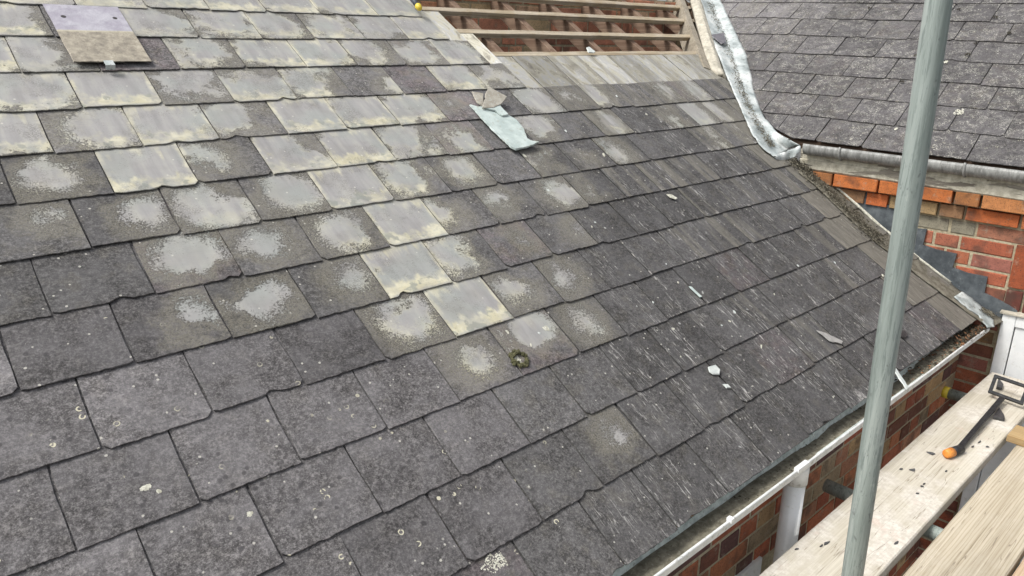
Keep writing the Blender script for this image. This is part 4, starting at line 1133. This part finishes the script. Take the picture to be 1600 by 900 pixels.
flat_piece('slate_fragment', [(1396, 576), (1400, 575), (1420, 605), (1417, 608)], .012, .004, M_CHIP, 'thin pale slate strip slanting over the gutter beside the pole', 'slate fragment')
flat_piece('slate_fragment', [(1107, 573), (1118, 570), (1125, 577), (1124, 584), (1115, 583), (1110, 580)], .008, .004, M_CHIP, 'pale square slate chip at the head of a joint in mid roof', 'slate fragment')
flat_piece('slate_fragment', [(1131, 600), (1137, 600), (1142, 605), (1136, 605)], .008, .004, M_CHIP, 'little pale slate chip just below the square pale one', 'slate fragment')
flat_piece('slate_fragment', [(1077, 447), (1081, 448), (1097, 463), (1094, 464)], .008, .003, M_TEAL, 'thin turquoise slate splinter on the dark slates in mid roof', 'slate fragment')
flat_piece('slate_fragment', [(1042, 303), (1050, 304), (1058, 309), (1056, 311), (1048, 308)], .008, .003, M_LICHEN, 'cream slate splinter under a course edge right of the beige slates', 'slate fragment')
flat_piece('slate_fragment', [(1051, 505), (1055, 504), (1063, 507), (1060, 511), (1055, 510)], .006, .003, M_CHIP, 'whitish slate flake on the slate above the square pale chip', 'slate fragment') if False else None
chips = [(857, 297), (1064, 557, ), (1062, 505), (1128, 508), (1210, 459), (1168, 483), (930, 347), (925, 354), (946, 356), (1041, 412), (1060, 441), (1098, 457), (1148, 487), (1190, 541), (1252, 573), (783, 188), (786, 218), (785, 162), (964, 150), (1010, 178), (1033, 190), (884, 204), (944, 242), (1120, 257), (1305, 410), (1380, 430), (1157, 698), (843, 520), (830, 539), (995, 478), (1021, 472), (820, 243), (852, 240), (1247, 415), (1302, 620)]
rc = random.Random(77)
for i, c_ in enumerate(chips):
    x, y = c_[0], c_[1]; s_ = rc.choice([1.1, 1.4, 1.8, 2.4]); an = rc.uniform(.3, 1.5)
    poly = [(s_ * 1.5 * rc.uniform(.7, 1.3) * math.cos(a), s_ * .6 * rc.uniform(.6, 1.3) * math.sin(a)) for a in (0.2, 1.4, 2.6, 3.9, 5.1)]; poly = [(x + a_ * math.cos(an) - b_ * math.sin(an), y + a_ * math.sin(an) + b_ * math.cos(an)) for a_, b_ in poly]
    flat_piece('slate_chip', poly[::-1], surf(x, y, .0022), .003, [M_CHIP, M_LICHEN, M_PALEG][i % 3], 'tiny pale slate chip lying loose on the big slate roof', 'slate chip', 'pale slate chips scattered over the roof')

# hand tool lying at the top of the slates
tl = empty('hand_tool', onroof(650, 12, .01)); tag(tl, 'hand tool with dark blue grip and rounded yellow end at the top of the slates', 'tool')
A = onroof(655, 12, .034); B = onroof(638, -10, .034); dt = (B - A).normalized()
bm = bmesh.new(); tube(bm, [A + dt * .018, A + dt * .05, A + dt * .10, A + dt * .16], [.0135, .0125, .014, .011], 14); obj('grip', bm, M_NAVY, tl)
bm = bmesh.new(); tube(bm, [A - dt * .014, A - dt * .011, A - dt * .002, A + dt * .012, A + dt * .0185], [.005, .010, .0145, .016, .014], 14); obj('end_cap', bm, M_YELLOW, tl)
bm = bmesh.new(); tube(bm, [A + dt * .155, A + dt * .40], .007, 10); obj('shaft', bm, M_STEEL, tl)

# ------------------------------------------------------------------ scaffold
ZB = EAVE.z - .24                       # top of the boards
sx, sy = 1.605, -2.5925
pa_ = Vector((1.598, -2.578, -.2514)); r_ = None
pt1 = CAM + ray(1467, 0) * 1.375; pb1 = CAM + ray(1331.5, 900) * 1.785
dirp = (pt1 - pb1)
pole_top = pb1 + dirp * 2.2; pole_bot = pb1 - dirp * ((pb1.z + 5.6) / dirp.z)
bm = bmesh.new(); tube(bm, [pole_bot.lerp(pole_top, i / 20) for i in range(21)], .0242, 32)
tag(obj('scaffold_pole', bm, M_GALV), 'upright grey-green galvanised scaffold pole crossing the whole picture on the right', 'scaffold pole')
print('POLE at boards', pb1 + dirp * ((ZB - pb1.z) / dirp.z), pole_bot)

def board(name, x0, x1, y0, y1, z, mat, label, skew=0.0, t=.038, seed=0, group='boards of the scaffold platform'):
    bm = bmesh.new(); n = 60; rows = []
    for i in range(n + 1):
        x = x0 + (x1 - x0) * i / n; ym = skew * (x - x0); row = []
        e0 = .0012 * noise.noise(Vector((x * 9, seed, 0))); e1 = .0012 * noise.noise(Vector((x * 9, seed, 7)))
        for (yy, zz) in ((y0 + e0, -t), (y0 + e0, -.004), (y0 + .004 + e0, 0), (y1 - .004 + e1, 0), (y1 + e1, -.004), (y1 + e1, -t)):
            row.append(bm.verts.new((x, yy + ym, z + zz + .002 * noise.noise(Vector((x * 1.3, seed, 3))))))
        rows.append(row)
    for a, b in zip(rows, rows[1:]):
        for q in range(6): bm.faces.new((a[q], b[q], b[(q + 1) % 6], a[(q + 1) % 6]))
    bm.faces.new(rows[0][::-1]); bm.faces.new(rows[-1])
    return tag(obj(name, bm, mat), label, 'scaffold board', group)
e1 = onz(1547, 597, ZB)
BX1 = onz(1547, 597, ZB).x + .0
ya = onz(1190, 900, ZB).y; yb1 = onz(1360, 900, ZB).y
board('scaffold_board', .2, BX1 + .13, onz(1450, 815, ZB).y, onz(1370, 737, ZB).y, ZB, M_BOARD_W, 'bleached whitish scaffold board next to the brick wall, carrying the black tool', seed=1)
y2 = onz(1470, 827, ZB).y - .004; y3 = onz(1577, 900, ZB).y
bx2 = onz(1590, 693, ZB).x
board('scaffold_board', .2, bx2, y3 + .006, y2, ZB, M_BOARD_Y, 'yellowish grained scaffold board in the bottom right corner, second from the wall', seed=2)
board('scaffold_board', .2, bx2 + .1, y3 - .225, y3 - .004, ZB, M_BOARD_P, 'pinkish scaffold board showing only at the very bottom right corner', seed=3)
# short brown timber crossing the board ends
cA = onz(1573, 680, ZB + .03)
bm = bmesh.new()
box(bm, Vector((cA.x + .005, y3 - .5, ZB + .002)), Vector((.12, 0, 0)), Vector((0, cA.y - y3 + .5, 0)), Vector((0, 0, .028)), .003)
tag(obj('timber_offcut', bm, M_BOARD_O), 'short orange-brown timber lying across the end of the yellowish board', 'timber')
# putlog tubes under the boards
ZT = ZB - .038 - .0245
def ytube(px, py, label, cap=False, out=-3.3, yin=None):
    p = onz(px, py, ZT); y = max(p.y, -99) if yin is None else yin
    y = min(p.y, Y_WALL - .004)
    bm = bmesh.new(); tube(bm, [Vector((p.x, y, ZT)), Vector((p.x, out, ZT))], .0242, 24)
    o = tag(obj('scaffold_tube', bm, M_GALV), label, 'scaffold tube', 'short tubes under the scaffold boards')
    if cap:
        bm = bmesh.new(); tube(bm, [Vector((p.x, y + .004, ZT)), Vector((p.x, y + .002, ZT)), Vector((p.x, y - .022, ZT))], [.022, .0272, .0272], 24)
        c = obj('end_cap', bm, M_YELLOW, o)
    print(label, p); return o
ytube(1290, 758, 'grey scaffold tube meeting the brick wall beside the white downpipe')
ytube(1475, 612, 'grey scaffold tube with a yellow end cap near the far brick corner', cap=True)
# ledger and distant standards keep the platform up
bm = bmesh.new(); tube(bm, [Vector((-.3, -2.97, ZT - .05)), Vector((4.4, -2.97, ZT - .05))], .0242, 24)
tag(obj('scaffold_tube', bm, M_GALV), 'long horizontal scaffold tube under the outer boards', 'scaffold tube')

# ------------------------------------------------------------------ black tool on the white board
tool = empty('roofing_tool', onz(1520, 670, ZB)); tag(tool, 'black steel tool with rectangular loop head and orange grip end lying on the whitish board', 'tool')
a = onz(1497, 703, ZB + .014); b = onz(1566, 622, ZB + .030)
bm = bmesh.new(); d = (b - a); dn = d.normalized(); sd3 = dn.cross(Vector((0, 0, 1))).normalized(); upn = sd3.cross(dn)
box(bm, a - sd3 * .010 - upn * .006, d, sd3 * .020, upn * .012, .002); obj('shaft', bm, M_BLACK, tool)
bm = bmesh.new(); g0_ = onz(1480, 709, ZB + .019); gdv = (a - g0_); L = gdv.length; gn = gdv.normalized()
tube(bm, [g0_ + gn * (L * .38), g0_ + gn * (L * 1.25)], [.0175, .0165], 18); obj('grip', bm, M_BLACK, tool)
bm = bmesh.new(); tube(bm, [g0_ - gn * .008, g0_ - gn * .004, g0_ + gn * (L * .42)], [.010, .0165, .018], 18); obj('end_cap', bm, M_ORANGE, tool)
# loop: upright rectangle on the end of the shaft
zc = b.z
P_ = [onz(1547, 612, ZB + .03), onz(1556, 588, ZB + .075), onz(1606, 605, ZB + .075), onz(1596, 630, ZB + .03)]
bm = bmesh.new()
def bar(bm, p, q, w, t, nrm):
    d = (q - p); dn = d.normalized(); s_ = dn.cross(nrm).normalized(); n2 = s_.cross(dn)
    box(bm, p - s_ * w / 2 - n2 * t / 2, d, s_ * w, n2 * t, .0015)
nl = (P_[1] - P_[0]).cross(P_[3] - P_[0]).normalized()
for i in range(4):
    p, q = P_[i], P_[(i + 1) % 4]; dd = (q - p).normalized(); bar(bm, p - dd * .006, q + dd * .006, .013, .010 + .0006 * i, nl)
obj('loop_head', bm, M_BLACK, tool)
for (pp) in ([(1560, 590), (1568, 600), (1566, 606), (1557, 604)], [(1561, 636), (1569, 648), (1570, 654), (1552, 650)]):
    pts = [onz(x, y, ZB + .016) for x, y in pp]
    bm = bmesh.new(); prism(bm, pts, Vector((0, 0, 1)), .012); obj('spike', bm, M_STEEL, tool)

# dark slate chips on the white board
rc = random.Random(5)
cb = [(1455, 707), (1427, 733), (1291, 848), (1401, 847), (1283, 852), (1543, 697), (1478, 735), (1520, 697), (1530, 690), (1408, 732), (1444, 755), (1440, 759), (1434, 770), (1245, 857), (1500, 765 - 60)]
for i, (x, y) in enumerate(cb):
    big = i in (0, 1, 2, 3); s_ = rc.uniform(3.4, 5.0) if big else rc.uniform(1.3, 2.4)
    s_ *= 1.15; an = rc.uniform(-.7, .5); poly = [(s_ * rc.uniform(.6, 1.4) * math.cos(t), s_ * .30 * rc.uniform(.4, 1.5) * math.sin(t)) for t in (0.1, 1.3, 2.4, 3.4, 4.4, 5.5)][::-1]; poly = [(x + a_ * math.cos(an) - b_ * math.sin(an), y + a_ * math.sin(an) + b_ * math.cos(an)) for a_, b_ in poly]
    flat_piece('slate_chip', poly, ZB + .0045, .003, M_CHIPD, ['dark slate sliver left of the orange grip end', 'dark triangular slate chip in the middle of the whitish board', 'dark slate chip near the lower left edge of the whitish board', 'dark slate chip near the right edge of the whitish board, right of the pole'][i] if i < 4 else 'very small dark slate chip lying on the whitish scaffold board', 'slate chip', 'dark slate chips on the whitish board', frame=lambda x_, y_, h_: onz(x_, y_, h_), nrm=Vector((0, 0, 1)))
